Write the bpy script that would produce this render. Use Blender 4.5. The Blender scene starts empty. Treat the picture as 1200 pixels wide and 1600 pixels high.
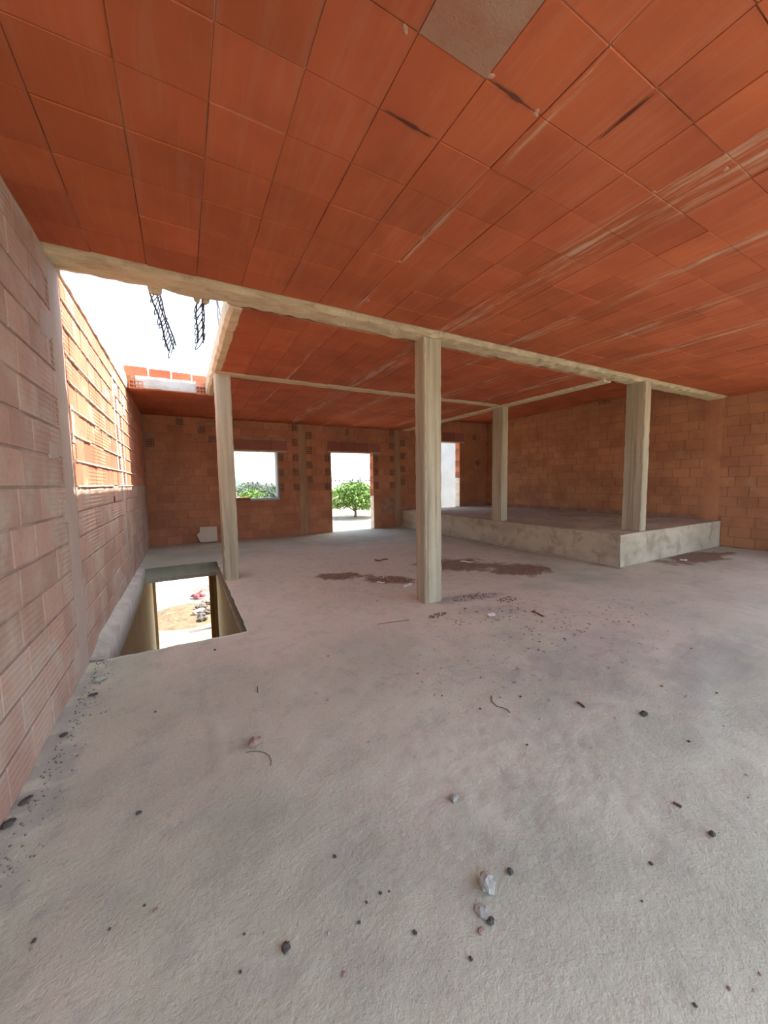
import bpy, math, random
from mathutils import Matrix, Vector, noise, Euler

# ------------------------------------------------------------------ camera, sky, sun, exposure
sc = bpy.context.scene
F_PX, PITCH, ROLL, YAW, EYE = 575.25, -0.0814, -0.0150, 0.4979, 1.45


def cam_ray(px, py):
    u, v = (px - 600) / F_PX, (py - 800) / F_PX
    c, s = math.cos(ROLL), math.sin(ROLL)
    u, v = c * u + s * v, -s * u + c * v
    y2, z2 = 1.0, -v
    c, s = math.cos(PITCH), math.sin(PITCH)
    y, z = c * y2 - s * z2, s * y2 + c * z2
    c, s = math.cos(YAW), math.sin(YAW)
    return Vector((c * u + s * y, -s * u + c * y, z))


fwd = cam_ray(600, 800)
right = cam_ray(600 + F_PX, 800) - fwd
down = cam_ray(600, 800 + F_PX) - fwd
cam_data = bpy.data.cameras.new('camera')
cam_data.sensor_fit = 'VERTICAL'
cam_data.sensor_height = 36
cam_data.lens = F_PX * 36 / 1600
cam_data.clip_start = 0.02
cam_data.clip_end = 3000
cam = bpy.data.objects.new('camera', cam_data)
sc.collection.objects.link(cam)
cam.matrix_world = Matrix.Translation((0, 0, EYE)) @ Matrix((right, -down, -fwd)).transposed().to_4x4()
sc.camera = cam

SUN_ELEV = math.radians(57.5)
sun_from = Vector((math.cos(SUN_ELEV), 0.045, math.sin(SUN_ELEV)))   # towards the sun: over the right wall
world = bpy.data.worlds.new('sky')
sc.world = world
world.use_nodes = True
wn = world.node_tree
wn.nodes.clear()
sky = wn.nodes.new('ShaderNodeTexSky')
sky.sky_type = 'NISHITA'
sky.sun_disc = False
sky.sun_elevation = SUN_ELEV
sky.sun_rotation = math.radians(90)
sky.dust_density = 2.6
sky.air_density = 1.0
sky.ozone_density = 0.0
bg = wn.nodes.new('ShaderNodeBackground')
bg.inputs['Strength'].default_value = 0.40
wo = wn.nodes.new('ShaderNodeOutputWorld')
wn.links.new(sky.outputs[0], bg.inputs[0])
wn.links.new(bg.outputs[0], wo.inputs[0])
sun_data = bpy.data.lights.new('sun', 'SUN')
sun_data.energy = 7.2
sun_data.angle = math.radians(0.55)
sun_data.color = (1.0, 0.95, 0.87)
sun = bpy.data.objects.new('sun', sun_data)
sc.collection.objects.link(sun)
sun.rotation_euler = sun_from.to_track_quat('Z', 'Y').to_euler()
sc.view_settings.view_transform = 'Standard'
sc.view_settings.look = 'None'
sc.view_settings.exposure = 1.27
sc.view_settings.gamma = 1.0
sc.view_settings.use_curve_mapping = False
sc.cycles.max_bounces = 12
sc.cycles.diffuse_bounces = 8
sc.cycles.use_denoising = True

# ------------------------------------------------------------------ measures (metres, eye 1.45 above the floor)
XL, XR, YB, H, H2, PLAT = -0.757, 9.873, 10.2, 3.085, 3.52, 0.535
YR = -1.1                     # the storey is open behind the photographer, roof end set to admit daylight
CH = 0.205                    # brick course height
Z0 = 0.015
C = sc.collection
rnd = random.Random(7)


# ------------------------------------------------------------------ object helpers
def mesh(name, verts, faces, mat=None):
    me = bpy.data.meshes.new(name)
    me.from_pydata([tuple(v) for v in verts], [], faces)
    me.update()
    if mat:
        me.materials.append(mat)
    return me


def put(name, me, parent=None, loc=(0, 0, 0), rot=(0, 0, 0), scale=(1, 1, 1)):
    o = bpy.data.objects.new(name, me)
    C.objects.link(o)
    o.location, o.rotation_euler, o.scale = loc, rot, scale
    if parent is not None:
        o.parent = parent
    return o


def thing(o, label, cat, group=None):
    o['label'], o['category'] = label, cat
    if group:
        o['group'] = group
    return o


def struct(o):
    o['kind'] = 'structure'
    return o


def stuff(o):
    o['kind'] = 'stuff'
    return o


def empty(name, loc=(0, 0, 0), rot=(0, 0, 0)):
    return put(name, None, None, loc, rot)


class MB:
    """collects verts and faces of one mesh"""
    def __init__(self):
        self.v, self.f = [], []

    def add(self, vs, fs):
        n = len(self.v)
        self.v += [tuple(p) for p in vs]
        self.f += [tuple(i + n for i in f) for f in fs]

    def box(self, a, b):
        x0, y0, z0 = a
        x1, y1, z1 = b
        self.add([(x0, y0, z0), (x1, y0, z0), (x1, y1, z0), (x0, y1, z0), (x0, y0, z1), (x1, y0, z1), (x1, y1, z1), (x0, y1, z1)],
                 [(0, 3, 2, 1), (4, 5, 6, 7), (0, 1, 5, 4), (1, 2, 6, 5), (2, 3, 7, 6), (3, 0, 4, 7)])

    def tube(self, pts, r, n=6):
        pts = [Vector(p) for p in pts]
        base = len(self.v)
        for i, p in enumerate(pts):
            d = (pts[min(i + 1, len(pts) - 1)] - pts[max(i - 1, 0)]).normalized()
            a = d.cross(Vector((0.3, 0.2, 0.93))).normalized()
            b = d.cross(a)
            rr = r[i] if isinstance(r, (list, tuple)) else r
            for k in range(n):
                t = 2 * math.pi * k / n
                self.v.append(tuple(p + a * rr * math.cos(t) + b * rr * math.sin(t)))
        for i in range(len(pts) - 1):
            for k in range(n):
                self.f.append((base + i * n + k, base + i * n + (k + 1) % n, base + (i + 1) * n + (k + 1) % n, base + (i + 1) * n + k))
        self.f.append(tuple(base + k for k in range(n))[::-1])
        e = base + (len(pts) - 1) * n
        self.f.append(tuple(e + k for k in range(n)))

    def build(self, name, mat, parent=None, smooth=False, **kw):
        me = mesh(name, self.v, self.f, mat)
        if smooth:
            for p in me.polygons:
                p.use_smooth = True
        return put(name, me, parent, **kw)


# ------------------------------------------------------------------ materials
class NT:
    def __init__(self, name):
        self.m = bpy.data.materials.new(name)
        self.m.use_nodes = True
        self.t = self.m.node_tree
        self.b = self.t.nodes['Principled BSDF']
        self.pos = self.n('ShaderNodeNewGeometry').outputs['Position']

    def n(self, kind, **kw):
        nd = self.t.nodes.new(kind)
        for k, v in kw.items():
            setattr(nd, k, v)
        return nd

    def set(self, nd, key, val):
        if hasattr(val, 'is_output') or isinstance(val, bpy.types.NodeSocket):
            self.t.links.new(val, nd.inputs[key])
        else:
            nd.inputs[key].default_value = val

    def scale(self, vec, s):
        nd = self.n('ShaderNodeMapping')
        self.set(nd, 0, vec)
        nd.inputs['Scale'].default_value = s
        return nd.outputs[0]

    def noise(self, scale, detail=4, rough=0.55, vec=None, dist=0.0):
        nd = self.n('ShaderNodeTexNoise')
        self.set(nd, 'Vector', vec or self.pos)
        nd.inputs['Scale'].default_value = scale
        nd.inputs['Detail'].default_value = detail
        nd.inputs['Roughness'].default_value = rough
        nd.inputs['Distortion'].default_value = dist
        return nd.outputs['Fac']

    def ramp(self, fac, lo, hi, a=0.0, b=1.0):
        nd = self.n('ShaderNodeMapRange')
        nd.interpolation_type = 'SMOOTHSTEP'
        self.set(nd, 0, fac)
        for i, v in enumerate((lo, hi, a, b)):
            nd.inputs[i + 1].default_value = v
        return nd.outputs[0]

    def math(self, op, a, b=0.0, clamp=False):
        nd = self.n('ShaderNodeMath', operation=op, use_clamp=clamp)
        self.set(nd, 0, a)
        self.set(nd, 1, b)
        return nd.outputs[0]

    def mix(self, fac, a, b, mode='MIX'):
        nd = self.n('ShaderNodeMix', data_type='RGBA', blend_type=mode)
        self.set(nd, 0, fac)
        for k, v in ((6, a), (7, b)):
            if isinstance(v, tuple):
                v = (*v, 1.0)
            self.set(nd, k, v)
        return nd.outputs[2]

    def attr(self, name):
        return self.n('ShaderNodeAttribute', attribute_name=name).outputs['Fac']

    def axis(self, i):
        nd = self.n('ShaderNodeSeparateXYZ')
        self.set(nd, 0, self.pos)
        return nd.outputs[i]

    def bump(self, h, strength=0.5, dist=0.01, normal=None):
        nd = self.n('ShaderNodeBump')
        nd.inputs['Strength'].default_value = strength
        nd.inputs['Distance'].default_value = dist
        self.set(nd, 'Height', h)
        if normal is not None:
            self.set(nd, 'Normal', normal)
        return nd.outputs[0]

    def done(self, col, rough=0.9, normal=None, spec=0.15):
        if isinstance(col, tuple):
            col = (*col, 1.0)
        self.set(self.b, 'Base Color', col)
        self.set(self.b, 'Roughness', rough)
        self.b.inputs['Specular IOR Level'].default_value = spec
        if normal is not None:
            self.set(self.b, 'Normal', normal)
        return self.m


def clay(name, c1, c2, dust, dust_lo=0.5, dust_hi=0.75, dust_amt=0.6, groove=None, vary=0.22, stretch=(1, 1, 1), groove_scale=8.0):
    """fired clay: two tones, a tint per piece, cement dust in smears, optional scored grooves"""
    t = NT(name)
    col = t.mix(t.ramp(t.noise(1.7, 5), 0.35, 0.65), c1, c2)
    rn = t.n('ShaderNodeObjectInfo').outputs['Random']
    tint = t.ramp(rn, 0, 1, 1 - vary, 1 + vary)
    vm = t.n('ShaderNodeVectorMath', operation='SCALE')
    t.set(vm, 0, col)
    t.set(vm, 3, tint)
    col = vm.outputs[0]
    col = t.mix(t.math('MULTIPLY', t.ramp(t.noise(38, 3), 0.45, 0.7), 0.25), col, tuple(x * 0.6 for x in c1))
    d = t.noise(2.3, 7, 0.65, vec=t.scale(t.pos, stretch), dist=0.4)
    col = t.mix(t.math('MULTIPLY', t.ramp(d, dust_lo, dust_hi), dust_amt), col, dust)
    h = t.math('MULTIPLY', t.noise(90, 4), 0.35)
    if groove is not None:
        w = t.n('ShaderNodeTexWave', wave_type='BANDS', bands_direction=groove, wave_profile='SIN')
        t.set(w, 'Vector', t.pos)
        w.inputs['Scale'].default_value = groove_scale
        w.inputs['Distortion'].default_value = 0.35
        w.inputs['Detail'].default_value = 1.0
        g = t.ramp(t.noise(1.1, 2), 0.42, 0.6)
        h = t.math('ADD', h, t.math('MULTIPLY', w.outputs['Fac'], t.math('MULTIPLY', g, 0.9)))
    return t.done(col, 0.92, t.bump(h, 0.55, 0.006))


def concrete(name, c1, c2, stain=None, stretch=(1, 1, 1), stain_amt=0.5, rough_bump=0.6, scale=2.2):
    t = NT(name)
    col = t.mix(t.ramp(t.noise(scale, 6, 0.6, vec=t.scale(t.pos, stretch)), 0.35, 0.66), c1, c2)
    if stain:
        col = t.mix(t.math('MULTIPLY', t.ramp(t.noise(3.1, 6, 0.65, vec=t.scale(t.pos, (stretch[0] * 1.6, stretch[1] * 1.6, stretch[2] * 0.7)), dist=0.5), 0.5, 0.68), stain_amt), col, stain)
    col = t.mix(t.math('MULTIPLY', t.ramp(t.noise(70, 3), 0.5, 0.75), 0.22), col, tuple(x * 0.55 for x in c1))
    h = t.math('ADD', t.noise(22, 6, 0.65), t.math('MULTIPLY', t.noise(130, 3), 0.4))
    return t.done(col, 0.93, t.bump(h, rough_bump, 0.008))


M = {}
M['ceil'] = None


def ceiling_clay():
    t = NT('ceiling clay')
    c1, c2 = (0.44, 0.112, 0.044), (0.36, 0.088, 0.036)
    col = t.mix(t.ramp(t.noise(1.3, 5), 0.35, 0.65), c1, c2)
    rn = t.n('ShaderNodeObjectInfo').outputs['Random']
    vm = t.n('ShaderNodeVectorMath', operation='SCALE')
    t.set(vm, 0, col)
    t.set(vm, 3, t.ramp(rn, 0, 1, 0.92, 1.08))
    col = vm.outputs[0]
    # laitance that ran along the joist lines: streaks drawn out in Y, gathered round a few lines in X
    x = t.axis(0)
    st = t.noise(4.0, 7, 0.7, vec=t.scale(t.pos, (4.5, 0.35, 1)), dist=0.3)
    band = None
    for cx, w in ((2.62, 0.26), (3.55, 0.16), (4.5, 0.2), (1.52, 0.05), (5.5, 0.2)):
        d = t.math('ABSOLUTE', t.math('SUBTRACT', x, cx))
        b = t.ramp(d, 0.0, w, 1.0, 0.0)
        band = b if band is None else t.math('MAXIMUM', band, b)
    m = t.math('MULTIPLY', t.ramp(st, 0.46, 0.66), t.math('ADD', t.math('MULTIPLY', band, 0.75), 0.07))
    col = t.mix(m, col, (0.50, 0.37, 0.25))
    dk = t.ramp(t.noise(1.6, 6, 0.6, vec=t.scale(t.pos, (1.5, 0.9, 1)), dist=0.6), 0.52, 0.72)
    col = t.mix(t.math('MULTIPLY', dk, 0.35), col, (0.25, 0.06, 0.03))
    h = t.math('ADD', t.math('MULTIPLY', t.noise(60, 4), 0.5), t.math('MULTIPLY', st, 0.3))
    return t.done(col, 0.9, t.bump(h, 0.5, 0.005))


M['ceil'] = ceiling_clay()
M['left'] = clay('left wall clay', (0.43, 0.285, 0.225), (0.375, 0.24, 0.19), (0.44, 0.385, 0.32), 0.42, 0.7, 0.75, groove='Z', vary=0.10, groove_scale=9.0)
M['patch'] = clay('sunlit wall clay', (0.46, 0.19, 0.115), (0.41, 0.155, 0.09), (0.60, 0.46, 0.34), 0.52, 0.72, 0.55, groove='Z', vary=0.12, groove_scale=9.0)
M['back'] = clay('back wall clay', (0.37, 0.158, 0.083), (0.30, 0.124, 0.068), (0.40, 0.26, 0.17), 0.56, 0.78, 0.4, groove=None, vary=0.10)
M['rightw'] = clay('right wall clay', (0.41, 0.190, 0.092), (0.32, 0.140, 0.073), (0.42, 0.28, 0.19), 0.55, 0.8, 0.5, groove=None, vary=0.07)
M['clay'] = clay('bare clay', (0.50, 0.175, 0.085), (0.42, 0.13, 0.06), (0.5, 0.38, 0.28), 0.6, 0.85, 0.3, vary=0.1)
M['darkclay'] = clay('dark clay', (0.12, 0.042, 0.03), (0.09, 0.032, 0.022), (0.25, 0.15, 0.1), 0.6, 0.85, 0.3, vary=0.1)
M['box'] = clay('shutter box clay', (0.26, 0.10, 0.075), (0.22, 0.08, 0.06), (0.35, 0.2, 0.15), 0.6, 0.8, 0.4, vary=0.1)
M['mortar'] = concrete('mortar', (0.31, 0.18, 0.115), (0.23, 0.12, 0.07), scale=5)
M['mortar_left'] = concrete('pale mortar', (0.40, 0.30, 0.25), (0.28, 0.20, 0.16), scale=5)
M['mortar_ceil'] = concrete('ceiling joint mortar', (0.55, 0.30, 0.18), (0.20, 0.07, 0.04), scale=1.6)
M['mortar_lit'] = concrete('cream mortar', (0.66, 0.57, 0.45), (0.55, 0.45, 0.34), scale=6)
M['crumb'] = concrete('dark crumbs', (0.20, 0.18, 0.15), (0.12, 0.11, 0.09), scale=20)
M['lump'] = concrete('pink mortar', (0.50, 0.30, 0.22), (0.40, 0.22, 0.15), scale=8)
M['col'] = concrete('clay stained concrete', (0.33, 0.20, 0.115), (0.25, 0.15, 0.085), (0.15, 0.09, 0.05), (2.2, 2.2, 0.35), 0.5, 0.5)
M['lcol'] = concrete('pinkish concrete', (0.42, 0.345, 0.29), (0.37, 0.29, 0.25), (0.34, 0.29, 0.25), (1, 1, 0.5), 0.5, 0.6)
M['conc'] = concrete('bare concrete', (0.42, 0.37, 0.29), (0.33, 0.29, 0.225), (0.22, 0.18, 0.11), (2.2, 2.2, 0.35), 0.5, 0.5)
M['board'] = concrete('board marked concrete', (0.64, 0.53, 0.34), (0.52, 0.42, 0.26), (0.32, 0.23, 0.13), (1.0, 2.6, 2.6), 0.55, 0.9, 3.0)
M['pillar'] = concrete('pillar concrete', (0.44, 0.385, 0.275), (0.33, 0.29, 0.205), (0.17, 0.13, 0.075), (4.5, 4.5, 0.25), 0.6, 0.45)
M['plat'] = concrete('platform concrete', (0.48, 0.41, 0.30), (0.37, 0.31, 0.22), (0.20, 0.15, 0.09), (0.8, 0.8, 1.6), 0.5, 0.5, 1.6)
M['dull'] = concrete('bounce slab grey', (0.34, 0.33, 0.30), (0.27, 0.26, 0.24), scale=2)
M['steel'] = NT('rusty steel').done((0.09, 0.065, 0.06), 0.7)
M['yellow'] = concrete('ochre plaster', (0.50, 0.40, 0.24), (0.42, 0.34, 0.21), scale=1.2, rough_bump=0.2)
M['wood'] = concrete('brown timber', (0.26, 0.12, 0.045), (0.19, 0.085, 0.03), scale=5, stretch=(6, 6, 0.4), rough_bump=0.3)
M['stone'] = concrete('pale stone', (0.42, 0.42, 0.36), (0.31, 0.30, 0.25), scale=25)
M['pinkstone'] = concrete('brown stone', (0.36, 0.26, 0.21), (0.26, 0.18, 0.14), scale=25)
M['darkstone'] = concrete('dark grit', (0.10, 0.085, 0.07), (0.07, 0.06, 0.05), scale=30)
M['litter'] = concrete('dry litter', (0.20, 0.11, 0.065), (0.12, 0.065, 0.04), scale=20)
M['white'] = NT('white scrap').done((0.72, 0.70, 0.66), 0.6)
M['tile'] = concrete('off white panel', (0.50, 0.42, 0.33), (0.45, 0.38, 0.30), scale=3, rough_bump=0.1)
M['plaster'] = concrete('grey render', (0.36, 0.38, 0.37), (0.32, 0.34, 0.33), scale=1.5, rough_bump=0.2)
M['housewhite'] = NT('white house').done((0.52, 0.50, 0.47), 0.8)
M['roof'] = NT('tile roof').done((0.40, 0.17, 0.10), 0.8)
M['window'] = NT('dark window').done((0.06, 0.07, 0.08), 0.3)
M['bark'] = concrete('bark', (0.20, 0.15, 0.10), (0.14, 0.10, 0.07), scale=6)
M['cable'] = NT('cable').done((0.05, 0.05, 0.05), 0.6)
M['cloth'] = NT('red rag').done((0.30, 0.09, 0.09), 0.8)


def leaf_mat(name, a, b):
    t = NT(name)
    col = t.mix(t.ramp(t.noise(3.0, 3), 0.3, 0.7), a, b)
    return t.done(col, 0.6)


M['leaf'] = leaf_mat('fresh leaves', (0.17, 0.27, 0.06), (0.10, 0.18, 0.04))
M['olive'] = leaf_mat('olive leaves', (0.10, 0.14, 0.085), (0.06, 0.09, 0.055))


def floor_mat():
    t = NT('floor concrete')
    col = t.mix(t.ramp(t.noise(0.9, 7, 0.6), 0.36, 0.64), (0.49, 0.480, 0.350), (0.385, 0.385, 0.28))
    col = t.mix(t.math('MULTIPLY', t.attr('dust'), 0.85), col, (0.62, 0.525, 0.40))
    wet = t.math('MULTIPLY', t.ramp(t.noise(2.7, 7, 0.68, dist=0.7), 0.52, 0.70), 0.40)
    col = t.mix(wet, col, (0.35, 0.36, 0.30))
    pale = t.math('MULTIPLY', t.ramp(t.noise(1.6, 6, 0.65, vec=t.scale(t.pos, (1.3, 0.8, 1))), 0.53, 0.72), 0.35)
    col = t.mix(pale, col, (0.63, 0.61, 0.49))
    speck = t.math('MULTIPLY', t.ramp(t.noise(17, 5, 0.7), 0.60, 0.68), t.math('ADD', t.math('MULTIPLY', t.attr('speck'), 0.75), 0.12))
    col = t.mix(speck, col, (0.15, 0.12, 0.095))
    pit = t.math('MULTIPLY', t.ramp(t.noise(75, 3, 0.6), 0.56, 0.68), t.ramp(t.noise(1.9, 4, 0.6), 0.40, 0.62, 0.12, 0.42))
    col = t.mix(pit, col, (0.22, 0.22, 0.18))
    col = t.mix(t.math('MULTIPLY', t.ramp(t.noise(5.5, 7, 0.72), 0.50, 0.64), 0.28), col, (0.30, 0.29, 0.24))
    col = t.mix(t.attr('dirt'), col, (0.20, 0.115, 0.07))
    col = t.mix(t.math('MULTIPLY', t.attr('damp'), 0.7), col, (0.30, 0.28, 0.25))
    h = t.math('ADD', t.noise(48, 5, 0.6), t.math('MULTIPLY', t.noise(170, 4), 0.4))
    h = t.math('ADD', h, t.math('MULTIPLY', t.noise(9, 6, 0.6), 1.2))
    return t.done(col, 0.93, t.bump(h, 0.7, 0.0065))


M['floor'] = floor_mat()


def ground_mat():
    t = NT('dry ground')
    col = t.mix(t.ramp(t.noise(0.25, 7, 0.6), 0.38, 0.62), (0.42, 0.34, 0.24), (0.33, 0.26, 0.175))
    col = t.mix(t.math('MULTIPLY', t.ramp(t.noise(0.06, 5), 0.5, 0.65), 0.6), col, (0.22, 0.22, 0.12))
    return t.done(col, 0.95, t.bump(t.noise(5, 6), 0.6, 0.05))


M['ground'] = ground_mat()


def hill_mat():
    t = NT('wooded hill')
    col = t.mix(t.ramp(t.noise(0.03, 8, 0.7), 0.42, 0.58), (0.07, 0.105, 0.075), (0.14, 0.165, 0.12))
    return t.done(col, 0.95)


M['hill'] = hill_mat()


# ------------------------------------------------------------------ masonry
_cache = {}


def brick_mesh(w, h, d, mat, kind='brick', ch=0.004):
    """block with its front (local -Y) edges chamfered; origin at the centre of the front"""
    key = (round(w, 3), round(h, 3), round(d, 3), mat.name)
    if key not in _cache:
        a, b, c = w / 2, h / 2, min(ch, w / 6, h / 6)
        v = [(-a + c, 0, -b + c), (a - c, 0, -b + c), (a - c, 0, b - c), (-a + c, 0, b - c),
             (-a, c, -b), (a, c, -b), (a, c, b), (-a, c, b),
             (-a, d, -b), (a, d, -b), (a, d, b), (-a, d, b)]
        f = [(0, 1, 2, 3), (0, 4, 5, 1), (1, 5, 6, 2), (2, 6, 7, 3), (3, 7, 4, 0),
             (4, 8, 9, 5), (5, 9, 10, 6), (6, 10, 11, 7), (7, 11, 8, 4), (8, 11, 10, 9)]
        _cache[key] = mesh(kind, v, f, mat)
    return _cache[key]


def hollow_mesh(w, h, nx, ny, d, mat):
    """end of a hollow clay block: webs with open cells behind them"""
    key = ('hollow', round(w, 3), round(h, 3), nx, ny, mat.name)
    if key in _cache:
        return _cache[key]
    def cuts(L, n):
        web = min(0.012, L / n * 0.22)
        cell = (L - web * (n + 1)) / n
        xs = [-L / 2]
        for i in range(n):
            xs += [xs[-1] + web, xs[-1] + web + cell]
        xs.append(L / 2)
        return xs
    us, vs = cuts(w, nx), cuts(h, ny)
    mb = MB()
    for i in range(len(us) - 1):
        for j in range(len(vs) - 1):
            u0, u1, v0, v1 = us[i], us[i + 1], vs[j], vs[j + 1]
            if i % 2 and j % 2:
                e = d * 0.9
                mb.add([(u0, 0, v0), (u1, 0, v0), (u1, 0, v1), (u0, 0, v1), (u0, e, v0), (u1, e, v0), (u1, e, v1), (u0, e, v1)],
                       [(4, 5, 6, 7), (0, 1, 5, 4), (1, 2, 6, 5), (2, 3, 7, 6), (3, 0, 4, 7)])
            else:
                mb.add([(u0, 0, v0), (u1, 0, v0), (u1, 0, v1), (u0, 0, v1)], [(0, 1, 2, 3)])
    a, b = w / 2, h / 2
    mb.add([(-a, 0, -b), (a, 0, -b), (a, 0, b), (-a, 0, b), (-a, d, -b), (a, d, -b), (a, d, b), (-a, d, b)],
           [(0, 4, 5, 1), (1, 5, 6, 2), (2, 6, 7, 3), (3, 7, 4, 0), (4, 7, 6, 5)])
    _cache[key] = mesh('hollow_block', mb.v, mb.f, mat)
    return _cache[key]


def clip(rect, holes):
    """cut openings out of a brick: across where the opening takes most of the course, else along it"""
    out = [rect]
    for (a0, b0, a1, b1) in holes:
        nxt = []
        for (u0, v0, u1, v1) in out:
            if u1 <= a0 or u0 >= a1 or v1 <= b0 or v0 >= b1:
                nxt.append((u0, v0, u1, v1))
                continue
            ov = min(v1, b1) - max(v0, b0)
            if ov > 0.5 * (v1 - v0) or (u0 < a0 and ov > 0.2 * (v1 - v0)):
                if u0 < a0:
                    nxt.append((u0, v0, a0, v1))
                if u1 > a1:
                    nxt.append((a1, v0, u1, v1))
            elif v0 < b0:
                nxt.append((u0, v0, u1, b0))
            else:
                nxt.append((u0, b1, u1, v1))
        out = nxt
    return [r for r in out if r[2] - r[0] > 0.05 and r[3] - r[1] > 0.03]


def lay(parent, frame, u0, u1, v0, v1, bl, bh, mat, holes=(), joint=0.012, proud=0.008, bond=0.5, limit=300, jit=0.003, score=None, matfn=None, name='brick', skip=None):
    """lay pieces on a plane. frame(u, v, out) gives a point, frame.rot the turn of a piece"""
    rects = []
    k = 0
    v = v0
    while v < v1 - 0.03:
        t = min(v + bh, v1)
        off = (k % 2) * bond * bl + rnd.uniform(-0.03, 0.03) * (1 if bond else 0)
        u = u0 - off
        while u < u1:
            L = bl * (rnd.uniform(0.94, 1.06) if bond else 1)
            r = (max(u, u0), v, min(u + L, u1), t)
            u += L
            if r[2] - r[0] < 0.05:
                continue
            for q in clip(r, holes):
                if skip and skip(*q):
                    continue
                rects.append(q)
        v = t
        k += 1
    if score:
        rects.sort(key=lambda r: -score((r[0] + r[2]) / 2, (r[1] + r[3]) / 2))
    rest = {}
    for i, (a, b, c, d) in enumerate(rects):
        w = round(c - a - joint, 2)
        h = round(d - b - joint * 0.8, 2)
        m = matfn((a + c) / 2, (b + d) / 2) if matfn else mat
        me = brick_mesh(w, h, 0.05, m, name)
        o_ = proud + rnd.uniform(-jit, jit)
        p = frame((a + c) / 2, (b + d) / 2, o_)
        rot = Euler(frame.rot)
        tw = (rnd.uniform(-0.010, 0.010), rnd.uniform(-0.006, 0.006), rnd.uniform(-0.008, 0.008))
        if i < limit:
            put(name, me, parent, p, (rot.x + tw[0], rot.y + tw[1], rot.z + tw[2]))
        else:
            mb = rest.setdefault(m.name, (MB(), m))[0]
            mt = rot.to_matrix()
            mb.add([mt @ x.co + Vector(p) for x in me.vertices], [tuple(q.vertices) for q in me.polygons])
    for mb, m in rest.values():
        stuff(mb.build('far_' + name + 's', m, parent))
    return rects


class Frame:
    def __init__(self, fn, rot):
        self.fn, self.rot = fn, rot

    def __call__(self, u, v, o):
        return self.fn(u, v, o)


F_LEFT = Frame(lambda u, v, o: (XL + o, u, v), (0, 0, math.pi / 2))
F_RIGHT = Frame(lambda u, v, o: (XR - o, u, v), (0, 0, -math.pi / 2))
F_BACK = Frame(lambda u, v, o: (u, YB - o, v), (0, 0, 0))


def wall_solid(name, mat, axis, plane0, plane1, u0, u1, v0, v1, holes=()):
    us = sorted({u0, u1, *[min(max(h[0], u0), u1) for h in holes], *[min(max(h[2], u0), u1) for h in holes]})
    vs = sorted({v0, v1, *[min(max(h[1], v0), v1) for h in holes], *[min(max(h[3], v0), v1) for h in holes]})
    mb = MB()
    for i in range(len(us) - 1):
        for j in range(len(vs) - 1):
            cu, cv = (us[i] + us[i + 1]) / 2, (vs[j] + vs[j + 1]) / 2
            if any(h[0] < cu < h[2] and h[1] < cv < h[3] for h in holes):
                continue
            if axis == 'x':
                mb.box((plane0, us[i], vs[j]), (plane1, us[i + 1], vs[j + 1]))
            else:
                mb.box((us[i], plane0, vs[j]), (us[i + 1], plane1, vs[j + 1]))
    return struct(mb.build(name, mat))


def near(x, y, z):
    return (Vector((x, y, z)) - Vector((0, 0, EYE))).length


def seen(p):
    """share of apparent size of a piece at p for ranking (nearest in view first)"""
    d = Vector(p) - Vector((0, 0, EYE))
    f = d.dot(fwd)
    if f < 0.1:
        return -d.length
    u, v = d.dot(right) / f, d.dot(down) / f
    if abs(u) > 1.12 or abs(v) > 1.47:
        return -d.length
    return 100 / d.length


def rock(name, r, seed, mat, flat=0.6, elong=1.2):
    rng = random.Random(seed)
    mb = MB()
    nu, nv = 9, 6
    for j in range(nv + 1):
        th = math.pi * j / nv
        for i in range(nu):
            ph = 2 * math.pi * i / nu
            d = Vector((math.sin(th) * math.cos(ph) * elong, math.sin(th) * math.sin(ph), math.cos(th) * flat))
            k = 1 + 0.45 * noise.noise(d * 1.9 + Vector((seed * 3.7, 0, 0)))
            mb.v.append(tuple(d * r * k))
    for j in range(nv):
        for i in range(nu):
            a, b = j * nu + i, j * nu + (i + 1) % nu
            mb.f.append((a, a + nu, b + nu, b))
    return mesh(name, mb.v, mb.f, mat)


# ------------------------------------------------------------------ floor with the stair opening
HX0, HX1, HY0, HY1 = -0.655, 0.485, 3.76, 7.55


def span(a, b, s):
    n = max(1, round((b - a) / s))
    return [a + (b - a) * i / n for i in range(n)]


def blob(x, y, cx, cy, rx, ry, ang=0.0, wob=0.35, sc_=3.0):
    c, s = math.cos(ang), math.sin(ang)
    dx, dy = x - cx, y - cy
    u, v = (c * dx + s * dy) / rx, (-s * dx + c * dy) / ry
    r = math.hypot(u, v) + wob * noise.noise(Vector((x * sc_, y * sc_, 3.1))) + wob * 0.6 * noise.noise(Vector((x * sc_ * 3, y * sc_ * 3, 9.1)))
    return max(0.0, min(1.0, (1.0 - r) / 0.28))


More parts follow.
